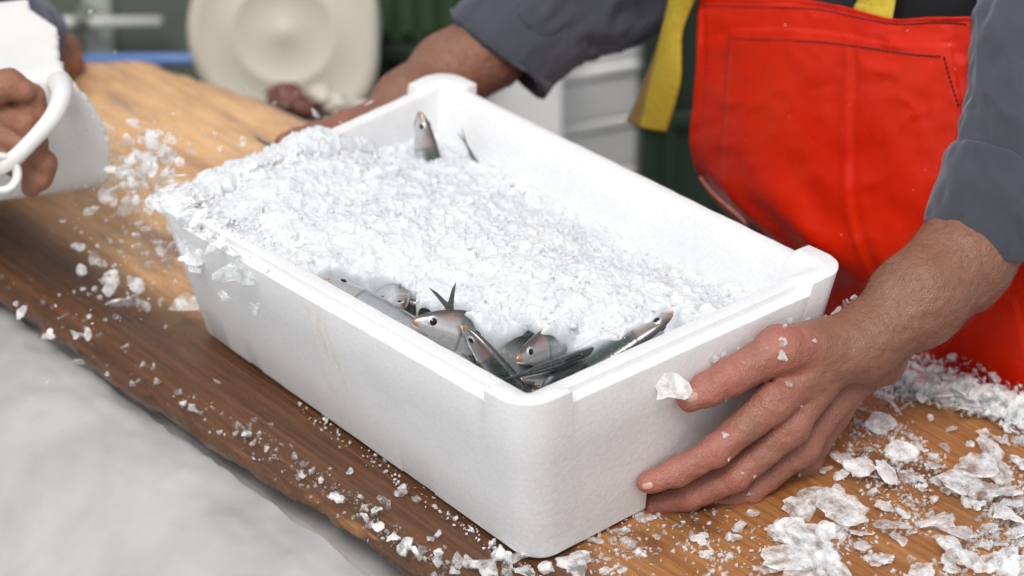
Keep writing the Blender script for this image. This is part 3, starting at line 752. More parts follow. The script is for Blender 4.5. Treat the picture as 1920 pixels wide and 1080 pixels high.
zz = zz + .006 * fbm(P3 * 14, 3, 41) + .0035 * fbm(P3 * 50, 3, 42, .5) - .002
jit = fbm(P3 * 55, 3, 46)
base0 = inner_pt(S, Tt, zz)
for i in range(n1):
    if not (-.08 < base0[i, 0, 0] < .25): continue
    for j in range(n2):
        x_, y_ = base0[i, j, 0], base0[i, j, 1]
        if y_ > .045: break
        hitp = BV_FISH.ray_cast(Vector((x_, y_, .30)), Vector((0, 0, -1)))[0]
        zt = zz[i, j] if hitp is None else max(hitp.z, zz[i, j])
        qx, qy = to_px((x_, y_, zt)); k_ = jit[i, j] * 9
        if any(in_poly(qx + k_, qy + k_ * .6, P_) for P_ in SHOW):
            zz[i, j] = min(zz[i, j] - .022, (hitp.z if hitp is not None else 1) - .012)
        elif hitp is not None and hitp.z < zz[i, j] + .05:
            zz[i, j] = max(zz[i, j], hitp.z + .0022 + .0012 * jit[i, j])
for _ in range(12):                 # slump the cut edges a little
    zs_ = zz.copy(); zs_[1:-1, 1:-1] = (zz[1:-1, 1:-1] * 2 + zz[:-2, 1:-1] + zz[2:, 1:-1] + zz[1:-1, :-2] + zz[1:-1, 2:]) / 6; zz = zs_
zz = plates(bxy[..., 0], bxy[..., 1], zz, 6500, 44, .0009, .0085, 2.6, .26, .0010)
zz = zz + .00035 * fbm(P3 * 260, 2, 45)
base = inner_pt(S, Tt, zz)
meb = fast_mesh('ice_bed', base.reshape(-1, 3), np.array(grid_faces(n1, n2)))
rng = np.random.default_rng(5)
def shard(rg, flat=.45, n=None):
    """small broken piece of ice: irregular prism, triangulated"""
    n = n or rg.integers(5, 8)
    th = np.sort(rg.uniform(0, 2 * math.pi, n)) * .5 + np.linspace(0, 2 * math.pi, n, endpoint=False) * .5
    r = rg.uniform(.55, 1.1, n)
    topv = np.stack([np.cos(th) * r, np.sin(th) * r, flat * rg.uniform(.3, 1, n)], -1)
    k = rg.uniform(.6, 1.1)
    botv = np.stack([np.cos(th + .2) * r * k, np.sin(th + .2) * r * k, -flat * rg.uniform(.3, 1, n)], -1)
    Vv = np.concatenate([topv, botv]); Tf = []
    for i in range(1, n - 1): Tf += [(0, i, i + 1), (n, n + i + 1, n + i)]
    for i in range(n):
        j = (i + 1) % n; Tf += [(i, n + i, n + j), (i, n + j, j)]
    return Vv, np.array(Tf)
TEM = [shard(rng, rng.uniform(.12, .6)) for _ in range(40)]
def rand_rots(n, rg):
    q = rg.normal(size=(n, 4)); q /= np.linalg.norm(q, axis=1)[:, None]; w, x, y, z = q.T
    return np.stack([1 - 2 * (y * y + z * z), 2 * (x * y - z * w), 2 * (x * z + y * w), 2 * (x * y + z * w), 1 - 2 * (x * x + z * z), 2 * (y * z - x * w),
                     2 * (x * z - y * w), 2 * (y * z + x * w), 1 - 2 * (x * x + y * y)], -1).reshape(n, 3, 3)
def scatter(pts, sizes, rg, tilt=None):
    n = len(pts); Rm = rand_rots(n, rg)
    if tilt is not None:            # lie roughly flat: small random tilt + random yaw
        a = rg.uniform(0, 2 * math.pi, n); tx, ty = rg.normal(0, tilt, n), rg.normal(0, tilt, n)
        Rm = np.array([np.array(Matrix.Rotation(float(tx[i]), 3, 'X') @ Matrix.Rotation(float(ty[i]), 3, 'Y') @ Matrix.Rotation(float(a[i]), 3, 'Z')) for i in range(n)])
    ids = rg.integers(0, len(TEM), n); Vs, Ts, off = [], [], 0
    for k in range(len(TEM)):
        m = np.where(ids == k)[0]
        if not len(m): continue
        v0, t0 = TEM[k]
        vv = np.einsum('nij,vj->nvi', Rm[m], v0) * sizes[m][:, None, None] + pts[m][:, None, :]
        Vs.append(vv.reshape(-1, 3)); Ts.append((t0[None] + (np.arange(len(m)) * len(v0))[:, None, None] + off).reshape(-1, 3)); off += len(m) * len(v0)
    return np.concatenate(Vs), np.concatenate(Ts)
def keep_clear(p):
    """holes where fish show: fewer grains there"""
    q = np.array([[-.0, -.0]])
    return np.ones(len(p), bool)
N = 1500
s = rng.uniform(-1, 1, N); t_ = rng.uniform(-1, 1, N)
i0 = np.clip(((s + 1) / 2 * (n1 - 1)).astype(int), 0, n1 - 1); j0 = np.clip(((t_ + 1) / 2 * (n2 - 1)).astype(int), 0, n2 - 1)
pts = base[i0, j0] + rng.normal(0, .0008, (N, 3)); pts[:, 2] += rng.uniform(-.0012, .0010, N)
sz = .0007 + .0018 * rng.random(N) ** 2.5
deep = ice_z(s * .228, t_ * .153) < .103
ok = ~((s > .62) & (t_ < -.55) & (rng.random(N) < .75)) & ~((s > .05) & (t_ < -.80) & (rng.random(N) < .6))
big = rng.random(N) < .02 * (1 + 1.5 * (s < -.3)); sz = np.where(big, sz * 1.8 + .0014, sz)
pts, sz = pts[ok], sz[ok]
V1, T1 = scatter(pts, sz, rng)
# ice heaped over and beyond the left end of the rim
Nr = 60
xx = rng.uniform(-.274, -.215, Nr); yy = rng.uniform(-.185, .10, Nr); skew = .040 * (.175 - yy) / .362
hh = (.1515 + .006 * np.exp(-((xx + .235) / .030) ** 2) * smoothstep(-.20, -.10, yy) * smoothstep(.06, -.01, yy)) + .006 * fbm(np.stack([xx * 50, yy * 50, yy * 0], -1), 3, 51)
ridge = np.stack([xx + skew, yy, hh * rng.uniform(.94, 1.0, Nr)], -1)
ridge = ridge[(yy < .05)]
V2, T2 = scatter(ridge, .0008 + .0026 * rng.random(len(ridge)) ** 2.5, rng)
# thin drift over the near-left rim
Nn = 330
xx = rng.uniform(-.212, -.03, Nn); q = rng.random(Nn)
yy0 = -.187 + (xx + .217) / .463 * .0206
keep = rng.random(Nn) < smoothstep(-.02, -.20, xx)
dr = np.stack([xx, yy0 + .002 + .034 * q, .1485 + .006 * smoothstep(.2, .45, q) + .010 * smoothstep(.3, 1, q) * smoothstep(-.04, -.2, xx) * rng.random(Nn)], -1)[keep]
V3, T3 = scatter(dr, .0010 + .0032 * rng.random(len(dr)) ** 2.5, rng)
Vb_ = base.reshape(-1, 3); quads = np.array(grid_faces(n1, n2)); trib = np.concatenate([quads[:, [0, 1, 2]], quads[:, [0, 2, 3]]])
# solid mound under the grains at the left end
sx, sy = np.meshgrid(np.linspace(-.273, -.20, 110), np.linspace(-.186, .055, 360), indexing='ij')
mz = .1475 - .012 * smoothstep(.0, .05, sy) + .0075 * np.exp(-((sx + .235) / .032) ** 4) * smoothstep(-.205, -.11, sy) * smoothstep(.06, -.01, sy) + .003 * fbm(np.stack([sx * 60, sy * 60, sx * 0], -1), 4, 53)
mz = mz - .035 * smoothstep(-.236, -.208, sx)
mz = plates(sx, sy, mz, 900, 54, .001, .007, 2.2, .4, .002)
mv = np.stack([sx + .040 * (.175 - sy) / .362, sy, mz], -1).reshape(-1, 3); mq = np.array(grid_faces(110, 360)); mt = np.concatenate([mq[:, [0, 1, 2]], mq[:, [0, 2, 3]]])
parts = [(Vb_, trib), (mv, mt), (V1, T1), (V2, T2), (V3, T3)]
off = 0; VV, TT = [], []
for a, b in parts: VV.append(a); TT.append(b + off); off += len(a)
me = fast_mesh('crushed_ice', np.concatenate(VV), np.concatenate(TT))
nbase = len(trib) + len(mt); fl = np.zeros(len(me.polygons), bool); fl[:nbase] = True
me.polygons.foreach_set('use_smooth', np.ones(len(me.polygons), bool)); me.polygons.foreach_set('material_index', (~fl).astype(np.int32))
heap = link('crushed_ice', me, [M['ice'], M['ice_grain']], smooth=False)
BV_HEAP = BVHTree.FromPolygons([tuple(v) for v in Vb_], [tuple(q) for q in quads])
tag(heap, 'heap of wet white crushed ice filling the foam box and spilling over its left end', 'ice', kind='stuff')


# ================================================================== the worker holding the box
def wall_r(px, py, off):
    x = .245 + off
    for _ in range(4):
        p = px_(px, py, x); x = .2362 + .0138 * np.clip(p[2] / ZL, 0, 1.2) + off
    return px_(px, py, x)
def wall_l(px, py, off):
    x = -.258 - off
    for _ in range(4):
        p = px_(px, py, x); x = -.2475 - .0120 * np.clip(p[2] / ZL, 0, 1.2) - off
    return px_(px, py, x)
def hand_arm(fingers, palm, thumb, arm, h=.0013, crease=True, pad=.022):
    """fingers: list of joint lists [(p, r)...] from knuckle to tip; palm: list of (a, b, ra, rb); thumb: joints; arm: joints (p, r)."""
    allp = [q[0] for f in fingers for q in f] + [q[0] for q in thumb] + [q[0] for q in arm]
    rmax = max(q[1] for q in arm) + pad
    lo = np.min(allp, 0) - rmax; hi = np.max(allp, 0) + rmax
    Fd = Field(lo, hi, h)
    D = Fd.d
    def blend(a, b, ra, rb, k):
        sl, P = Fd.sub([a, b], max(ra, rb) + .02); D[sl] = smin(D[sl], cone_d(P, a, b, ra, rb).astype(np.float32), k)
    for (a, ra), (b, rb) in zip(arm[:-1], arm[1:]): blend(a, b, ra, rb, .02)
    for a, b, ra, rb in palm: blend(a, b, ra, rb, .0085)
    base = D.copy()
    def chain(js, kin, kbase):
        pts = [q[0] for q in js]; sl, P = Fd.sub(pts, .034)
        d = np.full(P.shape[:3], .05, np.float32)
        for i, ((a, ra), (b, rb)) in enumerate(zip(js[:-1], js[1:])):
            d = smin(d, cone_d(P, a, b, ra, rb).astype(np.float32), kin)
        if crease:
            for i in range(1, len(js) - 1):
                ax = norm(norm(np.asarray(js[i + 1][0]) - js[i][0]) + norm(np.asarray(js[i][0]) - js[i - 1][0]))
                rel = P - np.asarray(js[i][0]); sax = rel @ ax; rr = np.linalg.norm(rel, axis=-1)
                w = np.exp(-(rr / (js[i][1] * 1.5)) ** 4)
                d = d - (.0009 * np.exp(-(sax / .006) ** 2) * w).astype(np.float32)           # knuckle fullness
                for o_ in (-.0042, -.0014, .0014, .0042): d = d + (.0009 * np.exp(-((sax - o_) / .0008) ** 2) * w).astype(np.float32)
        D[sl] = np.minimum(D[sl], smin(base[sl], d, kbase))
    for f in fingers: chain(f, .004, .009)
    chain(thumb, .005, .013)
    # tendons, veins and skin folds
    idx = np.argwhere(np.abs(D) < .004)
    P = Fd.lo + idx * h
    D[tuple(idx.T)] += (.0009 * fbm(P * 55, 3, 61) + .0006 * np.abs(fbm(P * 150, 2, 62))).astype(np.float32)
    V, F = surface_nets(D, Fd.lo, h)
    V = relax(V, F, 2)
    tips = [q for f in fingers for q in f[1:]] + thumb[1:]
    tint = np.zeros(len(V))
    for p, r in tips: tint = np.maximum(tint, np.exp(-((np.linalg.norm(V - np.asarray(p), axis=1) - r) / .016) ** 2))
    for p, r in [f[0] for f in fingers]: tint = np.maximum(tint, .7 * np.exp(-((np.linalg.norm(V - np.asarray(p), axis=1) - r) / .013) ** 2))
    hc_ = np.mean([np.asarray(f[0][0]) for f in fingers], 0); tint = np.maximum(tint, .5 * np.exp(-(np.linalg.norm(V - hc_, axis=1) / .062) ** 4))
    return V, F, tint
def J(fn, *spec): return [(fn(x, y, o), r) for x, y, o, r in spec]

# his left hand, on the right-hand end of the box
wr = wall_r(1583, 655, .040)
mc = {'i': wall_r(1452, 752, .040), 'm': wall_r(1482, 798, .048), 'r': wall_r(1502, 840, .046), 'p': wall_r(1508, 872, .036)}
fing = [
    J(wall_r, (1452, 752, .040, .01562), (1341, 846, .029, .01232), (1268, 886, .016, .01078), (1216, 905, .0085, .00880)),
    J(wall_r, (1482, 798, .048, .01485), (1379, 893, .037, .01232), (1296, 931, .017, .01078), (1226, 948, -.003, .00935)),
    J(wall_r, (1502, 840, .046, .01375), (1408, 920, .038, .01155), (1335, 952, .020, .01012), (1275, 968, -.002, .00880)),
    J(wall_r, (1508, 872, .036, .01232), (1440, 935, .030, .01012), (1385, 958, .016, .00902), (1335, 966, .000, .00792))]
thumb = J(wall_r, (1545, 640, .030, .0185), (1462, 655, .026, .0165), (1368, 708, .0165, .0140), (1325, 732, .013, .0128), (1293, 751, .0105, .0098))
wr2 = wall_r(1606, 690, .038)
palm = [(wr, mc['i'], .018, .0135), (wr, mc['m'], .018, .0135), (wr2, mc['r'], .016, .0125), (wr2, mc['p'], .017, .0115),
        (wr, wall_r(1462, 655, .026), .020, .0150), (wall_r(1520, 720, .030), wall_r(1470, 745, .026), .0150, .010),
        (wall_r(1475, 672, .024), wall_r(1440, 742, .028), .0085, .0085), (wr2, wall_r(1500, 845, .025), .016, .012)]
elb = pd(1900, 400, 1.880)
mid = pd(1722, 560, 1.828)
arm = [(wr, .0235), (wall_r(1612, 648, .042), .0265), (mid, .0360), (pd(1800, 492, 1.858), .0385), (elb, .0330)]
arm_x = [(wr2, wall_r(1640, 668, .040), .0215, .0275)]
V1_, F1_, t1_ = hand_arm(fing, palm + arm_x, thumb, arm)

# his right hand, behind the far left end of the box
wl = wall_l(735, 214, .034)
lf = [J(wall_l, (655, 262, .030, .012), (600, 300, .024, .0105), (555, 325, .014, .009), (520, 340, .008, .008)),
      J(wall_l, (662, 290, .030, .012), (612, 332, .026, .0105), (560, 360, .012, .009), (530, 372, .006, .008)),
      J(wall_l, (672, 318, .028, .0115), (625, 360, .024, .010), (580, 390, .010, .0085), (552, 402, .004, .0075)),
      J(wall_l, (684, 340, .026, .0105), (645, 380, .020, .009), (610, 405, .010, .008), (588, 415, .004, .007))]
lt = J(wall_l, (712, 222, .026, .016), (648, 243, .020, .0150), (590, 256, .016, .0130), (560, 264, .013, .0122), (534, 268, .0105, .0098))
lpalm = [(wl, lf[0][0][0], .017, .0125), (wl, lf[1][0][0], .018, .013), (wl, lf[2][0][0], .018, .0125), (wl, lf[3][0][0], .017, .011), (wl, lt[1][0], .018, .014)]
larm = [(wl, .0250), (wall_l(760, 192, .036), .0290), (pd(845, 135, 2.225), .0365), (pd(915, 95, 2.24), .0360), (pd(1000, 40, 2.255), .032)]
V2_, F2_, t2_ = hand_arm(lf, lpalm, lt, larm, h=.0016)

person = empty('person', (.02, .52, GZ))
# upper arms, shoulders, chest, hips and legs inside the clothes, coarse
sh_l, sh_r = pd(2005, -310, 1.995), pd(1325, -400, 2.318)
hips = np.array([.0, .54, -.02])
blend_list = [(elb, pd(1950, 60, 1.93), .030, .030), (pd(1950, 60, 1.93), sh_l, .030, .035), (pd(1000, 40, 2.255), pd(1180, -90, 2.285), .030, .030), (pd(1180, -90, 2.285), sh_r, .030, .035), (sh_l, np.array([.08, .53, .42]), .035, .06), (sh_r, np.array([-.06, .53, .42]), .035, .06), (np.array([.02, .535, .40]), hips, .085, .085),
              (hips + [.11, 0, -.06], np.array([.125, .53, -.78]), .06, .045), (hips + [-.055, 0, -.06], np.array([-.062, .53, -.78]), .06, .045),
              (np.array([.125, .53, -.80]), np.array([.13, .42, -.815]), .034, .030), (np.array([-.062, .53, -.80]), np.array([-.07, .42, -.815]), .034, .030),
              (np.array([.01, .52, .50]), np.array([.01, .50, .58]), .06, .055), (np.array([.01, .49, .64]), np.array([.01, .475, .70]), .075, .085)]
ap = np.array([b[0] for b in blend_list] + [b[1] for b in blend_list])
Fd = Field(ap.min(0) - .16, ap.max(0) + .16, .012)
for a, b, ra, rb in blend_list:
    sl, P = Fd.sub([a, b], max(ra, rb) + .06); Fd.d[sl] = smin(Fd.d[sl], cone_d(P, a, b, ra, rb).astype(np.float32), .03)
V3_, F3_ = surface_nets(Fd.d, Fd.lo, .012)
VV = np.concatenate([V1_, V2_, V3_]); FF = np.concatenate([F1_, F2_ + len(V1_), F3_ + len(V1_) + len(V2_)])
me = fast_mesh('body', VV, FF); attr(me, 'tint', np.concatenate([t1_, t2_ * .45, np.zeros(len(V3_))]))
body = adopt(link('body', me, M['skin']), person)
tag(person, 'worker in dark shirt and orange red apron holding the foam box with both hands', 'person')
bv_hand = BVHTree.FromPolygons([tuple(v) for v in V1_], [tuple(f) for f in F1_])
def hit(bv, x, y):
    d = Vector(ray(x, y)).normalized(); l, nrm, i, ds = bv.ray_cast(Vector(CAM), d); return (None, None) if l is None else (np.array(l), np.array(nrm))
# finger nails seen from the front
def nail(cx, cy, ang, ln, wd, bv, par):
    c, nn = hit(bv, cx, cy)
    if c is None: return
    u = norm(RT * math.cos(ang) - UP * math.sin(ang)); nn = norm(nn if nn @ toward > 0 else -nn); u = norm(u - nn * (u @ nn)); w = np.cross(nn, u)
    v = []; m, n = 9, 9
    for i in range(m):
        for j in range(n):
            a, b = i / (m - 1) * 2 - 1, j / (n - 1) * 2 - 1
            k = (1 - abs(a) ** 3.2 * .55)
            v.append(c + u * a * ln * .5 + w * b * wd * .5 * k + nn * (.0006 - .22 * wd * (b * k) ** 2 - .05 * ln * a * a))
    o = link('nail', mesh('nail', v, grid_faces(m, n)), M['nail']); sd = o.modifiers.new('s', 'SOLIDIFY'); sd.thickness = .0006
    adopt(o, par)
nail(1300, 742, R(150), .0125, .0100, bv_hand, person)
nail(1214, 911, R(170), .0085, .0065, bv_hand, person)
# fine dark hair on the forearms
def arm_hair(seed, a, b, Vm, Fm, count, ln):
    rg = np.random.default_rng(seed); cen = (Vm[Fm[:, 0]] + Vm[Fm[:, 2]]) / 2
    nn = np.cross(Vm[Fm[:, 1]] - Vm[Fm[:, 0]], Vm[Fm[:, 3]] - Vm[Fm[:, 0]]); nn /= np.linalg.norm(nn, axis=1)[:, None] + 1e-12
    ax = norm(b - a); s = (cen - a) @ ax / np.linalg.norm(b - a)
    okm = np.where((s > .02) & (s < 1.0) & (nn @ toward > -.3))[0]
    pk = rg.choice(okm, count); Vh, Fh = [], []
    for q in pk:
        p, nv_ = cen[q], nn[q]; d = norm(-ax * .75 + nv_ * .3 + rg.normal(0, .32, 3)); d2 = norm(d - nv_ * .45 + rg.normal(0, .2, 3)); l = ln * rg.uniform(.5, 1.2); w = norm(np.cross(d, toward)) * .00006
        pts = [p, p + d * l * .5, p + d * l * .5 + d2 * l * .5]; k = len(Vh)
        Vh += [pts[0] - w, pts[0] + w, pts[1] - w * .8, pts[1] + w * .8, pts[2]]; Fh += [(k, k + 1, k + 3, k + 2), (k + 2, k + 3, k + 4)]
    return Vh, Fh
M['hair'] = m_plain('arm_hair', (.045, .026, .016), .5, 200, .2, 0, .001)
for q, (a, b, Vm, Fm, cnt) in enumerate(((wr, elb, V1_, F1_, 1500), (wl, larm[-1][0], V2_, F2_, 900))):
    Vh, Fh = arm_hair(70 + q, a, b, Vm, Fm, cnt, .011)
    o = adopt(link('arm_hair', mesh('arm_hair', Vh, Fh), M['hair'], smooth=False), person); o['kind'] = 'stuff'

# ---- sleeves
def sleeve(name, ctr, ns, nth, folds, mat, par, flat=1.0, roll=None, thick=.0022, view=None):
    """ctr: [(px, py, depth, radius_px)]"""
    P = np.array([pd(x, y, d) for x, y, d, r in ctr]); rad = np.array([r * d / FPX for x, y, d, r in ctr])
    C = catmull(np.column_stack([P, rad]), ns); path, rr = C[:, :3], C[:, 3]
    tg = np.gradient(path, axis=0); tg /= np.linalg.norm(tg, axis=1)[:, None]
    th = np.linspace(0, 2 * math.pi, nth, endpoint=False)
    V = np.zeros((ns, nth, 3))
    L = np.concatenate([[0], np.cumsum(np.linalg.norm(np.diff(path, axis=0), axis=1))])
    for k in range(ns):
        s = norm(np.cross(tg[k], toward)); q = norm(np.cross(s, tg[k]))
        r = rr[k] * (1 + folds(L[k], th, k / (ns - 1)))
        V[k] = path[k] + (s[None] * np.cos(th)[:, None] + q[None] * (np.sin(th) * flat)[:, None]) * r[:, None]
    o = link(name, fast_mesh(name, V.reshape(-1, 3), np.array(grid_faces(ns, nth, True))), mat)
    sd = o.modifiers.new('s', 'SOLIDIFY'); sd.thickness = thick; sd.offset = -1
    return adopt(o, par)
def folds_a(seed, amp, freq, diag, fine=.012):
    def f(L, th, u):
        Pn = np.stack([np.cos(th) * 1.1 + L * diag, np.sin(th) * 1.1, np.full_like(th, L * freq)], -1)
        a = 1 - 2 * np.abs(fbm(Pn * 1.2, 3, seed, .5))
        return amp * a + fine * fbm(Pn * 5, 3, seed + 9)
    return f
cf = folds_a(81, .05, 14, 3)
# far sleeve (his right arm): turned-back cuff, then the dark hanging upper sleeve
sleeve('sleeve', [(975, 64, 2.238, 84), (1010, 40, 2.242, 92), (1070, 2, 2.255, 108), (1140, -42, 2.27, 126), (1205, -110, 2.28, 132), (1290, -260, 2.30, 135), (1330, -420, 2.32, 140)], 90, 90,
       lambda L, th, u: folds_a(82, .11, 10, 6)(L, th, u) + .05 * np.sin(3 * th + 25 * L), M['shirt'], person)
sleeve('cuff', [(937, 91, 2.232, 106), (940, 88, 2.232, 113), (954, 78, 2.234, 113), (972, 66, 2.236, 112), (996, 50, 2.240, 110), (1020, 33, 2.244, 108), (1024, 30, 2.245, 102), (1028, 27, 2.246, 94)], 50, 90,
       lambda L, th, u: folds_a(83, .045, 12, 5)(L, th, u) + .03 * np.cos(2 * th + 1), M['shirt'], person, .72, thick=.004)
# near sleeve (his left arm)
sleeve('sleeve', [(1868, 385, 1.855, 88), (1885, 320, 1.862, 98), (1905, 240, 1.872, 102), (1916, 170, 1.885, 104), (1932, 90, 1.90, 104), (1952, 0, 1.92, 108), (1985, -160, 1.96, 120), (2010, -330, 2.0, 130)], 110, 100,
       lambda L, th, u: folds_a(91, .12, 9, 8)(L, th, u) + .05 * np.sin(2 * th - 30 * L + .8), M['shirt'], person)
sleeve('cuff', [(1849, 452, 1.872, 118), (1853, 438, 1.870, 121), (1858, 416, 1.868, 122), (1865, 388, 1.866, 121), (1874, 356, 1.864, 117), (1884, 325, 1.863, 112), (1891, 303, 1.863, 106), (1894, 294, 1.863, 98)], 60, 100,
       lambda L, th, u: folds_a(93, .05, 13, 6)(L, th, u) + .025 * np.cos(2 * th + .3), M['shirt'], person, .95, thick=.005)
# shirt body and trousers (dark, mostly behind the apron)
def torso(name, rows, mat):
    n = 60; V = []
    for x, y, z, rx, ry in catmull(rows, 40):
        th = np.linspace(0, 2 * math.pi, n, endpoint=False); k = 1 + .05 * fbm(np.stack([np.cos(th) * 2, np.sin(th) * 2, th * 0 + z * 12], -1), 3, 95)
        V.append(np.stack([x + rx * np.cos(th) * k, y + ry * np.sin(th) * k, th * 0 + z], -1))
    return adopt(link(name, fast_mesh(name, np.concatenate(V), np.array(grid_faces(40, n, True))), mat), person)
torso('shirt', [(.035, .545, -.12, .155, .105), (.035, .54, .0, .158, .11), (.03, .535, .15, .165, .112), (.02, .53, .3, .20, .118), (.02, .525, .40, .215, .11), (.01, .52, .5, .13, .09), (.01, .515, .53, .065, .065)], M['dark_cloth'])
for sx in (-.055, .115):
    torso('trouser_leg', [(sx, .545, -.04, .10, .11), (sx, .545, -.3, .095, .10), (sx * 1.1, .54, -.6, .075, .08), (sx * 1.15, .53, -.80, .07, .075)], M['dark_cloth'])

# ---- apron: one hanging sheet
rows_px = [
    [(1311, -8), (1400, -6), (1500, -2), (1590, 12), (1680, 32), (1755, 29), (1822, 30)],
    [(1310, 60), (1400, 56), (1495, 56), (1585, 66), (1675, 80), (1752, 82), (1822, 84)],
    [(1309, 125), (1397, 124), (1492, 124), (1585, 130), (1680, 138), (1760, 142), (1830, 146)],
    [(1301, 205), (1393, 205), (1490, 205), (1588, 208), (1685, 212), (1770, 216), (1845, 220)],
    [(1296, 268), (1388, 285), (1490, 292), (1595, 296), (1695, 298), (1785, 300), (1865, 300)],
    [(1318, 335), (1388, 365), (1490, 385), (1602, 392), (1705, 394), (1800, 392), (1890, 390)],
    [(1362, 388), (1424, 424), (1512, 462), (1620, 480), (1728, 488), (1830, 490), (1930, 488)],
    [(1420, 425), (1485, 478), (1560, 530), (1652, 566), (1760, 586), (1862, 596), (1975, 598)],
    [(1440, 520), (1510, 580), (1585, 636), (1670, 676), (1775, 706), (1878, 728), (2000, 735)],
    [(1450, 640), (1530, 700), (1610, 760), (1690, 800), (1790, 830), (1890, 850), (2010, 860)]]
rows_y = [
    [.395, .388, .382, .376, .374, .376, .384],
    [.390, .378, .370, .366, .366, .370, .382],
    [.386, .372, .362, .360, .360, .366, .380],
    [.384, .366, .356, .354, .355, .362, .376],
    [.386, .360, .348, .348, .350, .358, .370],
    [.400, .356, .338, .340, .346, .354, .364],
    [.425, .372, .338, .336, .344, .352, .360],
    [.440, .402, .372, .356, .352, .352, .356],
    [.440, .410, .385, .366, .358, .352, .352],
    [.440, .420, .400, .380, .366, .358, .354]]
ctrl = np.array([[py_(*rows_px[j][i], rows_y[j][i]) for i in range(7)] for j in range(10)])
na, nb = 150, 130
tmp = np.stack([catmull(ctrl[:, i], na) for i in range(7)], 1)
AP = np.stack([catmull(tmp[j], nb) for j in range(na)], 0)
ui = np.linspace(0, 1, nb)[None].repeat(na, 0); vi = np.linspace(0, 1, na)[:, None].repeat(nb, 1)
out = norm(np.array([.35, -1, .1]))
crease = .0017 * np.exp(-((ui - (.50 + .015 * np.sin(vi * 9))) / .010) ** 2) * smoothstep(.08, .2, vi) * smoothstep(.85, .6, vi)
crease -= .0010 * np.exp(-((ui - (.525 + .015 * np.sin(vi * 9))) / .012) ** 2) * smoothstep(.08, .2, vi) * smoothstep(.85, .6, vi)
hem = .0018 * (smoothstep(.022, .016, vi) + smoothstep(.022, .015, ui))
wr_ = .0030 * fbm(np.stack([ui * 3 + vi * 1, vi * 2.2, ui * 0], -1), 2, 101) + .0012 * (1 - 2 * np.abs(fbm(np.stack([ui * 5 + vi * 5, vi * 6 - ui * 3, ui * 0], -1), 3, 102)))
pull = .004 * np.sin((ui * 1.2 - vi) * 26) * np.exp(-((vi - .62) / .13) ** 2) * smoothstep(.0, .2, ui) * smoothstep(.6, .3, ui)
pock = .0016 * (smoothstep(.118, .124, ui) * smoothstep(.905, .899, ui) * smoothstep(.108, .114, vi))
AP = AP + out * (crease + hem + wr_ + pull + pock)[..., None]
apf = np.array(grid_faces(na, nb))
apron = adopt(link('apron', fast_mesh('apron', AP.reshape(-1, 3), apf[:, ::-1]), M['apron']), person)
tag(apron, 'glossy orange red vinyl apron with a stitched bib pocket')
sd = apron.modifiers.new('s', 'SOLIDIFY'); sd.thickness = .0016; sd.offset = -1
bv_ap = BVHTree.FromPolygons([tuple(v) for v in AP.reshape(-1, 3)], [tuple(f) for f in apf])
# reverse side of the curled lower-left corner
cl = [((1312, 325), (1322, 345)), ((1328, 352), (1340, 372)), ((1350, 372), (1362, 398)), ((1374, 392), (1388, 414)), ((1398, 414), (1412, 428))]
lv = []
for a, b in cl:
    p, q = py_(*a, .352), py_(*b, .366); lv += [p, (p + q) / 2 + out * .004, q]
o = adopt(link('apron_lining', mesh('apron_lining', lv, grid_faces(5, 3)), M['lining']), person)
sm = o.modifiers.new('s', 'SUBSURF'); sm.levels = sm.render_levels = 2; sd = o.modifiers.new('t', 'SOLIDIFY'); sd.thickness = .0015
# stitching: short dark thread dashes on the surface
sv, sf = [], []
def stitch(path, step=9, ln=6.2):
    p = catmull(path, 200); L = np.concatenate([[0], np.cumsum(np.linalg.norm(np.diff(p, axis=0), axis=1))])
    d = 0
    while d + ln < L[-1]:
        a = [np.interp(d, L, p[:, k]) for k in (0, 1)]; b = [np.interp(d + ln, L, p[:, k]) for k in (0, 1)]
        A, na_ = hit(bv_ap, *a); B, _ = hit(bv_ap, *b)
        if A is not None and B is not None:
            A = A + toward * .0026; B = B + toward * .0026; m_ = (A + B) / 2 + toward * .0004
            Vv, Ff = tube([A, m_, B], [.0006, .0009, .0006], 5); k = len(sv); sv.extend(list(Vv)); sf.extend([tuple(q + k for q in f) for f in Ff])
        d += step
stitch([(1318, 12), (1420, 14), (1530, 18), (1600, 32), (1680, 46), (1755, 43), (1812, 46)], 7, 5.6)
stitch([(1324, 10), (1324, 120), (1318, 210), (1312, 280), (1318, 318)])
stitch([(1366, 72), (1362, 130), (1358, 200), (1350, 270), (1341, 330), (1336, 362)])
stitch([(1366, 72), (1450, 76), (1540, 80), (1620, 90), (1700, 102), (1768, 107)], 7, 5.8)
stitch([(1768, 107), (1780, 150), (1798, 205)])
o = adopt(link('stitching', mesh('stitching', sv, sf), M['thread']), person); o['kind'] = 'stuff'
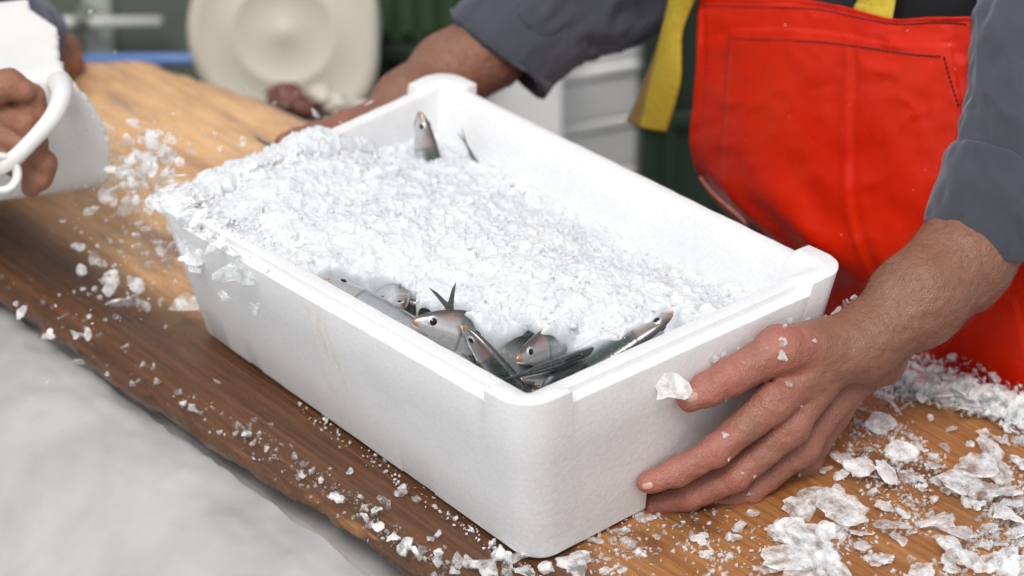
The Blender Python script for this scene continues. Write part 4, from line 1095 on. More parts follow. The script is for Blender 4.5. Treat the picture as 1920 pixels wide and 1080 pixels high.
# yellow webbing straps
def m_strap():
    t = NT('strap_webbing'); a = t.attr('edge'); n = t.noise(t.coord(), 160, 4, .6)
    c = t.mix(t.ramp(t.math('ADD', a, t.math('MULTIPLY', t.math('SUBTRACT', n, .5), .25)), [(.42, 0.), (.52, 1.)]), (.55, .40, .03), (.26, .17, .055))
    c = t.mix(t.math('MULTIPLY', t.ramp(n, [(.4, 0.), (.7, 1.)]), .4), c, (.30, .21, .03))
    return t.done(t.bsdf(c, .8, t.bump(t.noise(t.coord(), 900, 2), .4, .001)))
M['strap'] = m_strap()
def strap(rows, name='strap'):
    m = 40; n = 14; Lft = catmull([py_(*a, ya) for a, b, ya, yb, e in rows], m); Rgt = catmull([py_(*b, yb) for a, b, ya, yb, e in rows], m)
    ed = np.interp(np.linspace(0, 1, m), np.linspace(0, 1, len(rows)), [r[4] for r in rows]); V = []; E = []
    for i in range(m):
        for j in range(n):
            q = j / (n - 1); V.append(Lft[i] * (1 - q) + Rgt[i] * q + out * .006 * math.sin(math.pi * q)); E.append(np.clip(.5 + (ed[i] - q) * 3, 0, 1))
    me = fast_mesh(name, np.array(V), np.array(grid_faces(m, n))[:, ::-1]); attr(me, 'edge', E)
    o = adopt(link(name, me, M['strap']), person); sd = o.modifiers.new('s', 'SOLIDIFY'); sd.thickness = .003; return o
strap([((1300, -300), (1372, -300), .42, .42, -.2), ((1275, -140), (1345, -140), .395, .395, -.2), ((1262, -60), (1330, -60), .385, .385, -.2), ((1258, 0), (1302, 0), .385, .385, -.2), ((1244, 60), (1281, 58), .385, .382, .05), ((1228, 110), (1279, 110), .386, .38, .18),
       ((1206, 165), (1278, 150), .388, .38, .25), ((1190, 205), (1266, 200), .39, .382, .35), ((1178, 226), (1251, 246), .39, .384, .42)])
strap([((1630, -300), (1702, -300), .43, .43, -.3), ((1622, -140), (1694, -140), .415, .415, -.3), ((1618, -60), (1690, -60), .405, .405, -.3), ((1612, 0), (1680, 4), .395, .395, -.3), ((1606, 12), (1676, 26), .388, .388, -.3), ((1604, 22), (1674, 40), .385, .385, -.3)])

# ================================================================== the second worker with the scoop
M['scoop'] = m_plain('scoop_plastic', (.80, .79, .76), .38, 12, .06, .15, .002, Subsurface_Weight=.25, Subsurface_Radius=(1., .95, .85), Subsurface_Scale=.02)
TH_ = norm(np.array([-FW[0], -FW[1], 0]))                 # horizontal direction towards the camera
a3 = norm(TH_ * .95 + RT * .30 - UPZ * .08); a1 = norm(np.cross(UPZ, a3)); a2 = np.cross(a3, a1)
corner = pd(136, 138, 2.03)
HL, HH, HD = .12, .066, .088
cen = corner - a1 * HL - a2 * HH - a3 * HD
h = .0024
lo = cen - .215; hi = cen + .215
Fd = Field(lo, hi, h)
sl, P = Fd.sub([lo, hi], 0)
q = P - cen; X, Y, Z = q @ a1, q @ a2, q @ a3
def rbox(hx, hy, hz, r):
    dx, dy, dz = np.abs(X) - hx + r, np.abs(Y) - hy + r, np.abs(Z) - hz + r
    return np.sqrt(np.maximum(dx, 0) ** 2 + np.maximum(dy, 0) ** 2 + np.maximum(dz, 0) ** 2) + np.minimum(np.maximum(dx, np.maximum(dy, dz)), 0) - r
outer = rbox(.185, HH, HD, .022); innr = rbox(.183, HH - .0055, HD - .0055, .017)
mouth = X - (HL + .028 * np.clip(1 - ((Y + .02) / .075) ** 2, -1, 1) * smoothstep(-.02, .05, Z) + .0022 * fbm(P * 260, 2, 111) - .02 * smoothstep(.0, -.06, Z))
d = np.maximum(np.maximum(outer, -innr), mouth)
V, F = surface_nets(d.astype(np.float32), Fd.lo + 0, h)
scoop = empty('ice_scoop', tuple(cen - a2 * HH))
adopt(link('scoop_bowl', fast_mesh('scoop_bowl', relax(V, F, 1), F), M['scoop']), scoop)
hp = catmull([pd(112, 158, 2.02), pd(116, 178, 1.985), pd(100, 218, 1.965), pd(62, 262, 1.955), pd(22, 300, 1.955), pd(-20, 318, 1.965), pd(-60, 310, 1.99)], 40)
Vv, Ff = tube(hp, np.interp(np.linspace(0, 1, 40), [0, .2, .5, 1], [.012, .0092, .0072, .0075]), 16)
adopt(link('handle', mesh('handle', Vv, Ff), M['scoop']), scoop)
# moulded ring below the handle
rc = pd(0, 326, 1.955); Vr, Fr = [], []
nr_, nt_ = 32, 12
axr = norm(toward * .9 + RT * .35); u_ = norm(np.cross(axr, UPZ)); w_ = np.cross(axr, u_)
for i in range(nr_):
    a = 2 * math.pi * i / nr_
    for j in range(nt_):
        b = 2 * math.pi * j / nt_; rr = .0150 + .0042 * math.cos(b)
        Vr.append(rc + (u_ * math.cos(a) + w_ * math.sin(a)) * rr + axr * .010 * math.sin(b))
Fr = [(i * nt_ + j, ((i + 1) % nr_) * nt_ + j, ((i + 1) % nr_) * nt_ + (j + 1) % nt_, i * nt_ + (j + 1) % nt_) for i in range(nr_) for j in range(nt_)]
adopt(link('neck_ring', mesh('neck_ring', Vr, Fr), M['scoop']), scoop)
tag(scoop, 'white plastic scoop cut from a canister, tipping ice at the left edge', 'scoop')

hf = [J(pd, (5, 170, 1.995, .014), (58, 184, 1.982, .0125), (74, 222, 1.985, .0115), (48, 250, 1.99, .0105)),
      J(pd, (-5, 208, 1.99, .014), (50, 230, 1.978, .0125), (66, 268, 1.982, .0115), (42, 292, 1.99, .0105)),
      J(pd, (-8, 248, 1.99, .0135), (50, 278, 1.982, .012), (84, 306, 1.985, .011), (80, 332, 1.99, .010)),
      J(pd, (-12, 285, 1.99, .013), (40, 314, 1.985, .011), (74, 336, 1.988, .010), (58, 350, 1.995, .009))]
ht = J(pd, (-60, 200, 1.98, .017), (-25, 168, 1.97, .015), (15, 158, 1.965, .013), (45, 170, 1.965, .0105))
w2 = pd(-95, 225, 2.0)
hpalm = [(w2, f[0][0], .019, .014) for f in hf] + [(w2, ht[1][0], .018, .014)]
harm = [(w2, .026), (pd(-150, 220, 2.01), .030), (pd(-330, 180, 2.06), .040)]
Va, Fa, ta = hand_arm(hf, hpalm, ht, harm, h=.0024, crease=False)
# other hand, flat on the slab behind the scoop
def on_slab(x, y, z, r): return (pz(x, y, z), r)
of = [[on_slab(96, 92, .030, .013), on_slab(122, 98, .028, .0115), on_slab(140, 112, .018, .010), on_slab(146, 124, .010, .009)],
      [on_slab(88, 100, .028, .013), on_slab(112, 110, .026, .0115), on_slab(128, 122, .016, .010), on_slab(132, 132, .010, .009)],
      [on_slab(80, 108, .026, .012), on_slab(100, 120, .022, .011), on_slab(112, 132, .014, .0095), on_slab(116, 140, .009, .008)]]
ot = [on_slab(80, 84, .03, .014), on_slab(104, 80, .03, .0125), on_slab(126, 84, .026, .011), on_slab(138, 92, .02, .009)]
w3 = pz(58, 80, .045)
oarm = [(w3, .026), (pz(40, 68, .06), .030), (pz(-60, 20, .12), .038)]
Vo, Fo, to = hand_arm(of, [(w3, f[0][0], .018, .013) for f in of] + [(w3, ot[1][0], .016, .012)], ot, oarm, h=.0026, crease=False)
PX, PY = -1.30, -.28
b2 = [(harm[-1][0], np.array([PX + .10, PY - .17, .42]), .042, .055), (oarm[-1][0], np.array([PX + .10, PY + .18, .42]), .04, .055), (np.array([PX + .1, PY - .17, .42]), np.array([PX + .1, PY + .18, .42]), .07, .07),
      (np.array([PX + .05, PY, .40]), np.array([PX, PY, -.05]), .12, .13), (np.array([PX, PY - .08, -.1]), np.array([PX, PY - .1, -.78]), .085, .045), (np.array([PX, PY + .08, -.1]), np.array([PX, PY + .1, -.78]), .085, .045),
      (np.array([PX, PY - .1, -.80]), np.array([PX + .11, PY - .11, -.815]), .034, .03), (np.array([PX, PY + .1, -.80]), np.array([PX + .11, PY + .11, -.815]), .034, .03),
      (np.array([PX + .08, PY, .48]), np.array([PX + .1, PY, .55]), .06, .055), (np.array([PX + .11, PY, .62]), np.array([PX + .13, PY, .68]), .075, .085)]
ap = np.array([b[0] for b in b2] + [b[1] for b in b2]); Fd = Field(ap.min(0) - .16, ap.max(0) + .16, .014)
for a, b, ra, rb in b2:
    sl, P = Fd.sub([a, b], max(ra, rb) + .06); Fd.d[sl] = smin(Fd.d[sl], cone_d(P, a, b, ra, rb).astype(np.float32), .05)
Vt, Ft = surface_nets(Fd.d, Fd.lo, .014)
person2 = empty('person', (PX, PY, GZ))
me = fast_mesh('body', np.concatenate([Va, Vo, Vt]), np.concatenate([Fa, Fo + len(Va), Ft + len(Va) + len(Vo)])); attr(me, 'tint', np.concatenate([ta, to, np.zeros(len(Vt))]))
adopt(link('body', me, M['skin_dark']), person2)
def sleeve2(ctr, name='sleeve'):
    C = catmull(ctr, 40); V_, F_ = tube(C[:, :3], C[:, 3], 40, caps=False)
    V_ = V_ + .004 * np.stack([fbm(V_ * 30, 3, 120 + k) for k in range(3)], -1)
    o = link(name, mesh(name, V_, F_), M['navy']); sd = o.modifiers.new('s', 'SOLIDIFY'); sd.thickness = .003; return adopt(o, person2)
p_ = pz(52, 74, .052); sleeve2([(*p_, .042), (*pz(20, 55, .08), .046), (*oarm[-1][0], .052), (PX + .10, PY + .18, .42, .075)])
sleeve2([(*harm[-1][0], .052), (*(harm[-1][0] * .5 + np.array([PX + .1, PY - .17, .42]) * .5), .062), (PX + .10, PY - .17, .42, .078)])
n = 50; Vt = []
for x, y, z, rx, ry in catmull([(PX, PY, -.12, .14, .17), (PX, PY, .1, .14, .17), (PX + .05, PY, .32, .135, .20), (PX + .07, PY, .44, .10, .19), (PX + .08, PY, .52, .06, .065)], 30):
    th = np.linspace(0, 2 * math.pi, n, endpoint=False); Vt.append(np.stack([x + rx * np.cos(th), y + ry * np.sin(th), th * 0 + z], -1))
adopt(link('shirt', fast_mesh('shirt', np.concatenate(Vt), np.array(grid_faces(30, n, True))), M['navy']), person2)
for sy in (-.09, .09):
    Vv, Ff = tube([(PX, PY + sy, -.1), (PX, PY + sy, -.5), (PX, PY + sy * 1.1, -.81)], [.10, .085, .07], 20); adopt(link('trouser_leg', mesh('trouser_leg', Vv, Ff), M['dark_cloth']), person2)
tag(person2, 'worker at the left edge, brown hand gripping the white scoop', 'person')

# ================================================================== things behind, out of focus
def upright(px0, px1, pyb, pyt, dep, thick):
    """upright box facing the camera; returns its 8 corners helper (origin, right, back, up, w, t, h)"""
    a, b = pd(px0, pyb, dep), pd(px1, pyb, dep); w = np.linalg.norm(b - a); hgt = (pyb - pyt) * dep / FPX / math.cos(PITCH)
    return a, RT, -TH_, UPZ, w, thick, hgt
def obox(o_, u, v_, w_, a, b, c):
    P = [o_ + u * x * a + v_ * y * b + w_ * z * c for z in (0, 1) for x, y in ((0, 0), (1, 0), (1, 1), (0, 1))]
    return P, [(3, 2, 1, 0), (4, 5, 6, 7), (0, 1, 5, 4), (1, 2, 6, 5), (2, 3, 7, 6), (3, 0, 4, 7)]
M['green_panel'] = m_plain('green_grey_paint', (.150, .165, .135), .5, 3, .15, .2, .003)
M['pipe'] = m_plain('pale_pipe', (.66, .65, .62), .4, 6, .06, .1, .001)
M['blue'] = m_plain('blue_bar', (.14, .26, .58), .4, 6, .1, .1, .001)
M['dkgreen'] = m_plain('dark_green_plastic', (.020, .036, .022), .45, 5, .35, .2, .003)
M['mdgreen'] = m_plain('green_plastic', (.045, .085, .04), .45, 5, .25, .2, .003)
M['cream'] = m_plain('cream_plastic', (.60, .56, .47), .45, 5, .07, .15, .002)
M['scrap'] = m_plain('fish_scrap', (.16, .06, .045), .35, 30, .5, .4, .003)
# painted steel container side with its rail
e = empty('container', tuple(np.append(pd(150, 120, 3.6)[:2], GZ)))
o_, u, v_, w_, a, b, c = upright(-260, 640, 110, -420, 3.6, .3)
o_ = o_.copy(); zb = o_[2]; o_[2] = GZ + .002; c = c + (zb - o_[2])
Vv, Ff = obox(o_, u, v_, w_, a, b, c); adopt(bevel(link('panel', mesh('panel', Vv, Ff), M['green_panel'], smooth=False), .01), e)
for x0 in (-100, 165, 420):
    q0 = pd(x0, 106, 3.585); q1 = pd(x0 + 52, 106, 3.585); ww = np.linalg.norm(q1 - q0); q0 = q0.copy(); q0[2] = GZ + .002
    Vv, Ff = obox(q0, RT, -TH_, UPZ, ww, .035, 1.15); adopt(bevel(link('post', mesh('post', Vv, Ff), M['tub'] if x0 != 165 else m_plain('pale_green_paint', (.52, .56, .50), .5), smooth=False), .006), e)
Vv, Ff = tube([pd(-80, 43, 3.52), pd(303, 42, 3.52)], .0095, 14); adopt(link('rail', mesh('rail', Vv, Ff), M['pipe']), e)
q0 = pd(150, 46, 3.5); Vv, Ff = tube([q0, q0 - TH_ * .09], .012, 10); adopt(link('bracket', mesh('bracket', Vv, Ff), M['green_panel']), e)
tag(e, 'grey green painted container with a pale horizontal rail, top left', 'container')
# blue bar of a trolley
e = empty('trolley', tuple(np.append(pd(270, 112, 3.25)[:2], GZ)))
Vv, Ff = tube([pd(120, 113, 3.25), pd(560, 110, 3.25)], .0088, 14); adopt(link('push_bar', mesh('push_bar', Vv, Ff), M['blue']), e)
for x in (122, 556):
    q0 = pd(x, 112, 3.25); Vv, Ff = tube([q0, (q0[0], q0[1], GZ + .01)], .0085, 12); adopt(link('upright', mesh('upright', Vv, Ff), M['blue']), e)
q0 = pd(122, 112, 3.27).copy(); q0[2] = GZ + .06; Vv, Ff = obox(q0, RT, -TH_, UPZ, .34, .25, .03); adopt(link('platform', mesh('platform', Vv, Ff), M['blue'], smooth=False), e)
tag(e, 'blue metal trolley bar behind the far end of the slab', 'trolley')
# crates
def crate(o_, w, dth, hgt, mat, label, u=RT, v=None):
    v = -TH_ if v is None else v
    e = empty('fish_crate', tuple(o_ + u * w / 2 + v * dth / 2))
    t = .012
    for nm, oo, aa, bb in (('wall', o_, w, t), ('wall', o_ + v * (dth - t), w, t), ('wall', o_ + v * (t + .001), t, dth - 2 * t - .002), ('wall', o_ + u * (w - t) + v * (t + .001), t, dth - 2 * t - .002)):
        Vv, Ff = obox(oo, u, v, UPZ, aa, bb, hgt); adopt(bevel(link(nm, mesh(nm, Vv, Ff), mat, smooth=False), .003), e)
    Vv, Ff = obox(o_ + u * (t + .001) + v * (t + .001), u, v, UPZ, w - 2 * t - .002, dth - 2 * t - .002, .01); adopt(link('base', mesh('base', Vv, Ff), mat, smooth=False), e)
    for k in range(5):
        Vv, Ff = obox(o_ + u * (w * (k + .5) / 5 - .008) - v * .011 + UPZ * .02, u, v, UPZ, .016, .010, hgt - .045); adopt(link('rib', mesh('rib', Vv, Ff), mat, smooth=False), e)
    Vv, Ff = obox(o_ - u * .012 - v * .013 + UPZ * (hgt - .022), u, v, UPZ, w + .024, .012, .022); adopt(bevel(link('rim', mesh('rim', Vv, Ff), mat, smooth=False), .003), e)
    return tag(e, label, 'crate')
# stack of dark green crates behind the far hand
o_ = pd(702, 210, 3.15).copy(); k = 0; z = GZ + .002; names = ['bottom', 'second', 'third', 'fourth', 'fifth', 'sixth', 'top']
while k < 7:
    o2 = np.array([o_[0], o_[1], z]); crate(o2 + RT * (.004 * (k % 2)), .150, .30, .128, M['dkgreen'] if k % 2 == 0 else M['mdgreen'], 'dark green crate, %s of the stack behind the far hand' % names[k])['group'] = 'dark green crates'; z += .1305; k += 1
# low crate carrying the drum
o_ = pd(330, 175, 2.98).copy(); z = GZ + .002
for k in range(5):
    crate(np.array([o_[0], o_[1], z]), .34, .34, .112, M['mdgreen'], 'green crate, %s of the stack under the cream drum' % ['bottom', 'second', 'third', 'fourth', 'top'][k])['group'] = 'green crates under the drum'; z += .1145
ztop = z - .0005
# cream drum lying on its side, lid towards us
dc = pd(532, 62, 2.95).copy(); rd = .124; dc[2] = max(dc[2], ztop + rd)
e = empty('drum', tuple(dc - UPZ * rd)); dirn = norm(TH_ * .96 + UPZ * .28)
uu = norm(np.cross(UPZ, dirn)); vv2 = np.cross(dirn, uu)
prof = [(0, .003), (.010, .003), (.016, .0), (.060, -.001), (.064, .0012), (.070, .0012), (.074, -.001), (.108, -.001), (.112, .001), (.118, .001), (.124, -.003), (.128, -.008), (.129, -.02), (.125, -.03)]
nth = 64; Vd = []
for r_, hgt in prof:
    for j in range(nth):
        a = 2 * math.pi * j / nth; ca, sa = math.cos(a), math.sin(a)
        k_ = 1 if r_ < .09 else (1 / max(abs(ca) ** 3.0 + abs(sa) ** 3.0, 1e-6) ** (1 / 3.0) * .97 if ca > 0 else 1)
        Vd.append(dc + (uu * ca * k_ + vv2 * sa * k_) * r_ + dirn * hgt)
Fd_ = [(i * nth + j, (i + 1) * nth + j, (i + 1) * nth + (j + 1) % nth, i * nth + (j + 1) % nth) for i in range(len(prof) - 1) for j in range(nth)]
adopt(link('lid', mesh('lid', Vd, Fd_), M['cream']), e)
Vv, Ff = tube([dc - dirn * .031, dc - dirn * .10, dc - dirn * .30], [.119, .122, .118], 48); adopt(link('drum_body', mesh('drum_body', Vv, Ff), M['cream']), e)
tag(e, 'cream plastic drum with ringed round lid, blurred behind the slab', 'drum')
for k, (x, y, r_) in enumerate(((533, 185, .020), (562, 200, .017), (600, 178, .014), (628, 196, .016))):
    c_ = pd(x, y, 2.80); ns_, nt2 = 14, 20; Vv = []
    for i in range(ns_):
        for j in range(nt2):
            a, b = math.pi * i / (ns_ - 1), 2 * math.pi * j / nt2; dd = np.array([math.sin(a) * math.cos(b), math.sin(a) * math.sin(b), math.cos(a)])
            Vv.append(c_ + dd * r_ * np.array([1.3, 1, .9]) * (1 + .35 * fbm((dd * 1.6 + k * 5)[None], 3, 131)[0]))
    tag(link('fish_scrap', mesh('fish_scrap', Vv, grid_faces(ns_, nt2, True)), M['scrap'] if k < 2 else M['cream']), ['dark reddish brown fish scrap under the cream drum lid', 'smaller brown fish scrap beside the dark reddish one', 'pale pinkish fish scrap under the drum lid', 'pale fish scrap nearest the far rim of the foam box'][k], 'fish scrap', 'blurred fish scraps')
# ledge those scraps lie on
q0 = pd(505, 222, 2.86).copy(); top_z = min(pd(533, 185, 2.80)[2], pd(628, 196, 2.80)[2]) - .012
ql = np.array([q0[0], q0[1], GZ + .002]) - TH_ * .0
crate(ql + TH_ * .16, .16, .16, top_z - GZ - .004, M['cream'], 'cream tub of fish scraps in front of the drum')
Vv, Ff = obox(ql + TH_ * .16 + RT * .013 - TH_ * .013 + UPZ * (top_z - GZ - .03), RT, -TH_, UPZ, .134, .134, .02)
tag(link('tub_scrap', mesh('tub_scrap', Vv, Ff), M['scrap'], smooth=False), 'brownish fish waste filling the cream tub', 'fish waste', kind='stuff')
# stack of white foam boxes
fu = norm(RT * .86 + TH_ * .5); fv = norm(np.cross(UPZ, fu))
c0 = pd(1047, 345, 3.4).copy(); z = GZ + .002
bh = .088
for k in range(9):
    oo = np.array([c0[0], c0[1], z]) + fu * .003 * ((k * 7) % 3 - 1)
    e = empty('foam_box', tuple(oo))
    fu2 = norm(RT * .92 - TH_ * .38); fv2 = -norm(RT * .42 + TH_ * .90)        # right face, left face directions from the near corner
    wu, wv = .155, .30
    fl = norm(-RT * .80 - TH_ * .55)
    Vv, Ff = obox(oo, fu2, np.cross(UPZ, fu2), UPZ, wu, wv, bh - .016); adopt(bevel(link('box_body', mesh('box_body', Vv, Ff), M['foam_far'], smooth=False), .008, 3), e)
    cc = np.cross(UPZ, fu2); Vv, Ff = obox(oo - fu2 * .005 - cc * .005 + UPZ * (bh - .0155), fu2, cc, UPZ, wu + .01, wv + .01, .0150); adopt(bevel(link('lid', mesh('lid', Vv, Ff), M['foam_far'], smooth=False), .004, 3), e)
    tag(e, 'white lidded foam box, %s of the blurred stack behind the far arm' % ['bottom', 'second from bottom', 'third from bottom', 'fourth from bottom', 'middle', 'fourth from top', 'third from top', 'second from top', 'top'][k], 'box', 'stacked foam boxes behind'); z += bh
# second, wider white stack left of it
c1 = pd(905, 345, 3.25).copy(); z = GZ + .002
for k in range(3):
    oo = np.array([c1[0], c1[1], z]); e = empty('foam_box', tuple(oo)); hb = .225
    Vv, Ff = obox(oo, RT, -TH_, UPZ, .115, .28, hb - .03); adopt(bevel(link('box_body', mesh('box_body', Vv, Ff), M['foam_far'], smooth=False), .008, 3), e)
    Vv, Ff = obox(oo - RT * .005 + TH_ * .005 + UPZ * (hb - .0295), RT, -TH_, UPZ, .125, .29, .029); adopt(bevel(link('lid', mesh('lid', Vv, Ff), M['foam_far'], smooth=False), .004, 3), e)
    tag(e, 'tall white foam box, %s of the stack just behind the far arm' % ['bottom', 'middle', 'top'][k], 'box', 'tall foam boxes behind'); z += hb
# dark green bin right of the stack
o_ = pd(1200, 330, 3.3).copy()
for k in range(2):
    zz_ = GZ + .002 + k * .51; crate(np.array([o_[0], o_[1], zz_]), .42, .35, .508, M['dkgreen'], 'tall dark green bin behind the yellow strap, %s' % ('lower' if k == 0 else 'upper'))['group'] = 'dark green bins'

# ================================================================== loose ice
rng = np.random.default_rng(77)
def flake_mesh(rg, n=None, thick=.16, jag=.22):
    n = n or int(rg.integers(15, 24))
    th = np.linspace(0, 2 * math.pi, n, endpoint=False) + rg.uniform(-.10, .10, n)
    r = np.clip(.85 + .38 * np.sin(th * rg.integers(1, 4) + rg.uniform(0, 6)) * rg.uniform(.3, 1) + np.cumsum(rg.normal(0, .07, n)) * np.hanning(n) + rg.normal(0, .075, n), .35, 1.35)
    el = rg.uniform(.55, 1.0)
    x, y = np.cos(th) * r, np.sin(th) * r * el
    warp = rg.normal(0, .09, 3)
    def zf(x, y): return warp[0] * x + warp[1] * y + warp[2] * (x * x - y * y)
    tv = np.stack([x * .94, y * .94, zf(x, y) + thick * rg.uniform(.2, .8, n)], -1); bv = np.stack([x, y, zf(x, y) - thick * rg.uniform(.2, .8, n)], -1)
    mid = np.stack([x * .55 + rg.normal(0, .06, n), y * .55 + rg.normal(0, .06, n), zf(x * .55, y * .55) + thick * rg.uniform(.75, .95, n)], -1)
    V = np.concatenate([tv, bv, mid, [[0, 0, thick * .9], [0, 0, -thick * .8]]]); F = []
    for i in range(n):
        j = (i + 1) % n
        F += [(i, n + i, n + j, j), (i, j, 2 * n + j, 2 * n + i), (2 * n + i, 2 * n + j, 3 * n), (n + j, n + i, 3 * n + 1)]
    return V, F
def chunk_mesh(rg):
    V, T = shard(rg, rg.uniform(.35, .8), int(rg.integers(6, 9))); return V, [tuple(t) for t in T]
FLK = {}
for nm, mt in (('chip', 'chip'), ('clear', 'chip_clear'), ('white', 'chip_white')):
    FLK[nm] = []
    for k in range(16):
        V, F = flake_mesh(rng, thick=rng.uniform(.06, .16)); me = mesh('ice_flake', V, F); me.materials.append(M[mt]); FLK[nm].append(me)
CHK = []
for k in range(14):
    V, F = chunk_mesh(rng); me = mesh('ice_chip', V, F); me.materials.append(M['chip_clear']); CHK.append(me)
REG = {}
ORD = ['leftmost', 'second from left', 'third from left', 'fourth from left', 'fifth from left', 'sixth from left', 'seventh from left', 'eighth from left', 'ninth from left', 'tenth from left', 'eleventh from left', 'twelfth from left']
ROW = ['top', 'second', 'third', 'fourth', 'fifth', 'sixth', 'seventh', 'eighth', 'ninth', 'tenth', 'eleventh', 'twelfth', 'thirteenth', 'fourteenth', 'fifteenth', 'sixteenth']
def put(me, p, size, rot, name, label, group=None, sc=(1, 1, 1)):
    o = bpy.data.objects.new(name, me); COL.objects.link(o)
    o.location = p; o.rotation_euler = rot; o.scale = (size * sc[0], size * sc[1], size * sc[2])
    tag(o, label, 'ice', group)
    if group: REG.setdefault(label, []).append(o)
    return o
def face_cam(jit=.5):
    q = Vector(toward).to_track_quat('Z', 'Y').to_matrix() @ Matrix.Rotation(rng.uniform(0, 6.28), 3, 'Z')
    return (Matrix.Rotation(rng.normal(0, jit), 3, 'X') @ Matrix.Rotation(rng.normal(0, jit), 3, 'Y') @ q).to_euler()
# --- in the air between the scoop and the box
air = [(232,145,50),(437,120,25),(340,198,40),(285,212,22),(210,238,28),(432,205,78),(295,290,74),(400,300,95),(480,165,25),(245,370,74),(345,365,60),(470,360,64),(305,395,30),(240,440,95),(335,485,90),(275,520,32),(420,505,42),(405,395,25),
       (450,430,38),(165,505,48),(400,580,42),(325,600,27),(105,665,54),(180,715,54),(220,735,52),(290,690,42),(375,655,27),(470,690,54),(515,665,54),(515,730,64),(580,660,42),(575,715,38),(645,690,42),(690,675,42),(125,775,58),(250,790,48),(245,830,88),
       (365,825,74),(415,740,32),(535,815,27),(315,905,84),(395,920,62),(470,905,34),(620,765,58),(750,880,48),(205,885,27),(180,850,27),(160,970,27),(275,970,27),(230,985,22),(495,1015,22),(40,970,45),(100,1050,40),(150,1045,40),(95,580,18),(230,545,16),
       (520,195,22),(600,235,45),(715,165,24),(735,230,30),(830,200,60),(665,175,24),(560,190,16),(385,195,36),(215,340,22),(190,345,16),(500,270,50),(520,290,44),(440,330,50),(255,320,34),(320,330,34),(380,440,26),(455,480,28),(130,850,22),(90,860,20),(28,875,18),(415,690,22),(300,640,22),(250,640,24),(195,660,22),(555,520,18),(450,555,20),(370,610,24),(350,660,16),(440,820,20),(330,870,24),(500,330,60),(530,380,50),(460,400,46),(490,440,50),(520,250,44),(560,300,40),(430,270,50),(380,350,40),(505,480,40),(470,250,36),(360,250,40),(540,420,36)]
air += [(float(rng.normal(380, 95)), float(rng.normal(330, 110)), float(rng.uniform(24, 62))) for _ in range(46)]
for x, y, s in air:
    X, Y = 100 + x / 2.347, 180 + y / 2.347
    dt = depth(pz(X, Y, .0)); front = X > 335 and Y > 440
    dp = (depth(px_(X, Y, -.2)) if front else dt) ; dp = min(dt - .03, 2.10) - rng.uniform(.0, .07)
    if X > 325 and Y > 430: dp = 1.86 - rng.uniform(0, .04)
    r = s / 2.347 * .5 * dp / FPX * 1.12
    if s > 30: put(FLK[('chip', 'clear', 'white')[int(rng.choice(3, p=[.45, .45, .10]))]][int(rng.integers(16))], pd(X, Y, dp), r * 1.35, face_cam(.65), 'ice_flake', 'jagged flake of ice flying in the air between scoop and foam box', 'ice flakes in the air')
    else: put(CHK[int(rng.integers(14))], pd(X, Y, dp), r, face_cam(1.2), 'ice_chip', 'tiny clear ice chip flying in the air between scoop and foam box', 'ice chips in the air')
# three that stand out
def tri_flake():
    V = [(-1, -.52, .05), (-.55, .1, .06), (.08, .62, .05), (.75, .28, .06), (1.0, -.55, .05), (.3, -.56, .06), (-.3, -.6, .05)]; n = len(V)
    V = V + [(a * .96, b * .96, -.06) for a, b, c in V]
    return V, [tuple(range(n))[::-1], tuple(range(n, 2 * n))] + [(i, (i + 1) % n, n + (i + 1) % n, n + i) for i in range(n)]
me = mesh('ice_flake', *tri_flake()); me.materials.append(M['chip_white'])
mfc = Matrix(((RT[0], UP[0], toward[0]), (RT[1], UP[1], toward[1]), (RT[2], UP[2], toward[2]))).to_euler()
dq = depth(pz(346, 565, .02)) - .02
put(me, pd(345, 565, dq), 30 * dq / FPX, mfc, 'ice_flake', 'large triangular ice flake in the air at the left bottom corner of the box')
put(FLK['clear'][3], pd(445, 512, 1.845), 42 * 1.85 / FPX, face_cam(.1), 'ice_flake', 'wide clear ice flake hanging in front of the long box wall')
put(FLK['clear'][5], pd(477, 578, 1.84), 14 * 1.84 / FPX, face_cam(.2), 'ice_flake', 'small round clear flake below the wide one in front of the box wall')
for (x, y, s), lb in zip([(590, 212, 14), (638, 226, 7), (612, 222, 7), (145, 678, 13), (40, 585, 16), (92, 628, 15), (592, 1024, 12), (247, 720, 7), (88, 715, 6), (202, 700, 6), (30, 570, 6), (170, 22, 5), (215, 98, 5), (458, 165, 6), (515, 195, 6), (555, 175, 6)],
                         ['curved clear shard in the air above the heap, below the drum lid', 'small chip in the air just above the far rim', 'tiny chip in the air left of the far wrist', 'round white chip falling over the tub, left of the slab edge', 'slim shard falling past the slab edge at far left', 'slim shard falling beside the dark splinter', 'pale lump of ice falling over the tub near the bottom edge'] + ['tiny droplet of ice in the air'] * 9):
    dp = min(depth(pz(x, y, .02)) - .05, 2.12) if y < 540 else 1.95
    put(CHK[int(rng.integers(14))] if s < 12 else FLK['chip'][int(rng.integers(16))], pd(x, y, dp), s * dp / FPX, face_cam(.6), 'ice_chip', lb, 'tiny droplets of ice' if 'droplet' in lb else None)
put(FLK['white'][2], pd(691, 193, 2.08), 11 * 2.08 / FPX, face_cam(.2), 'ice_chip', 'thin white stick of ice over the far rim by the wrist', None, (1, .28, 1))
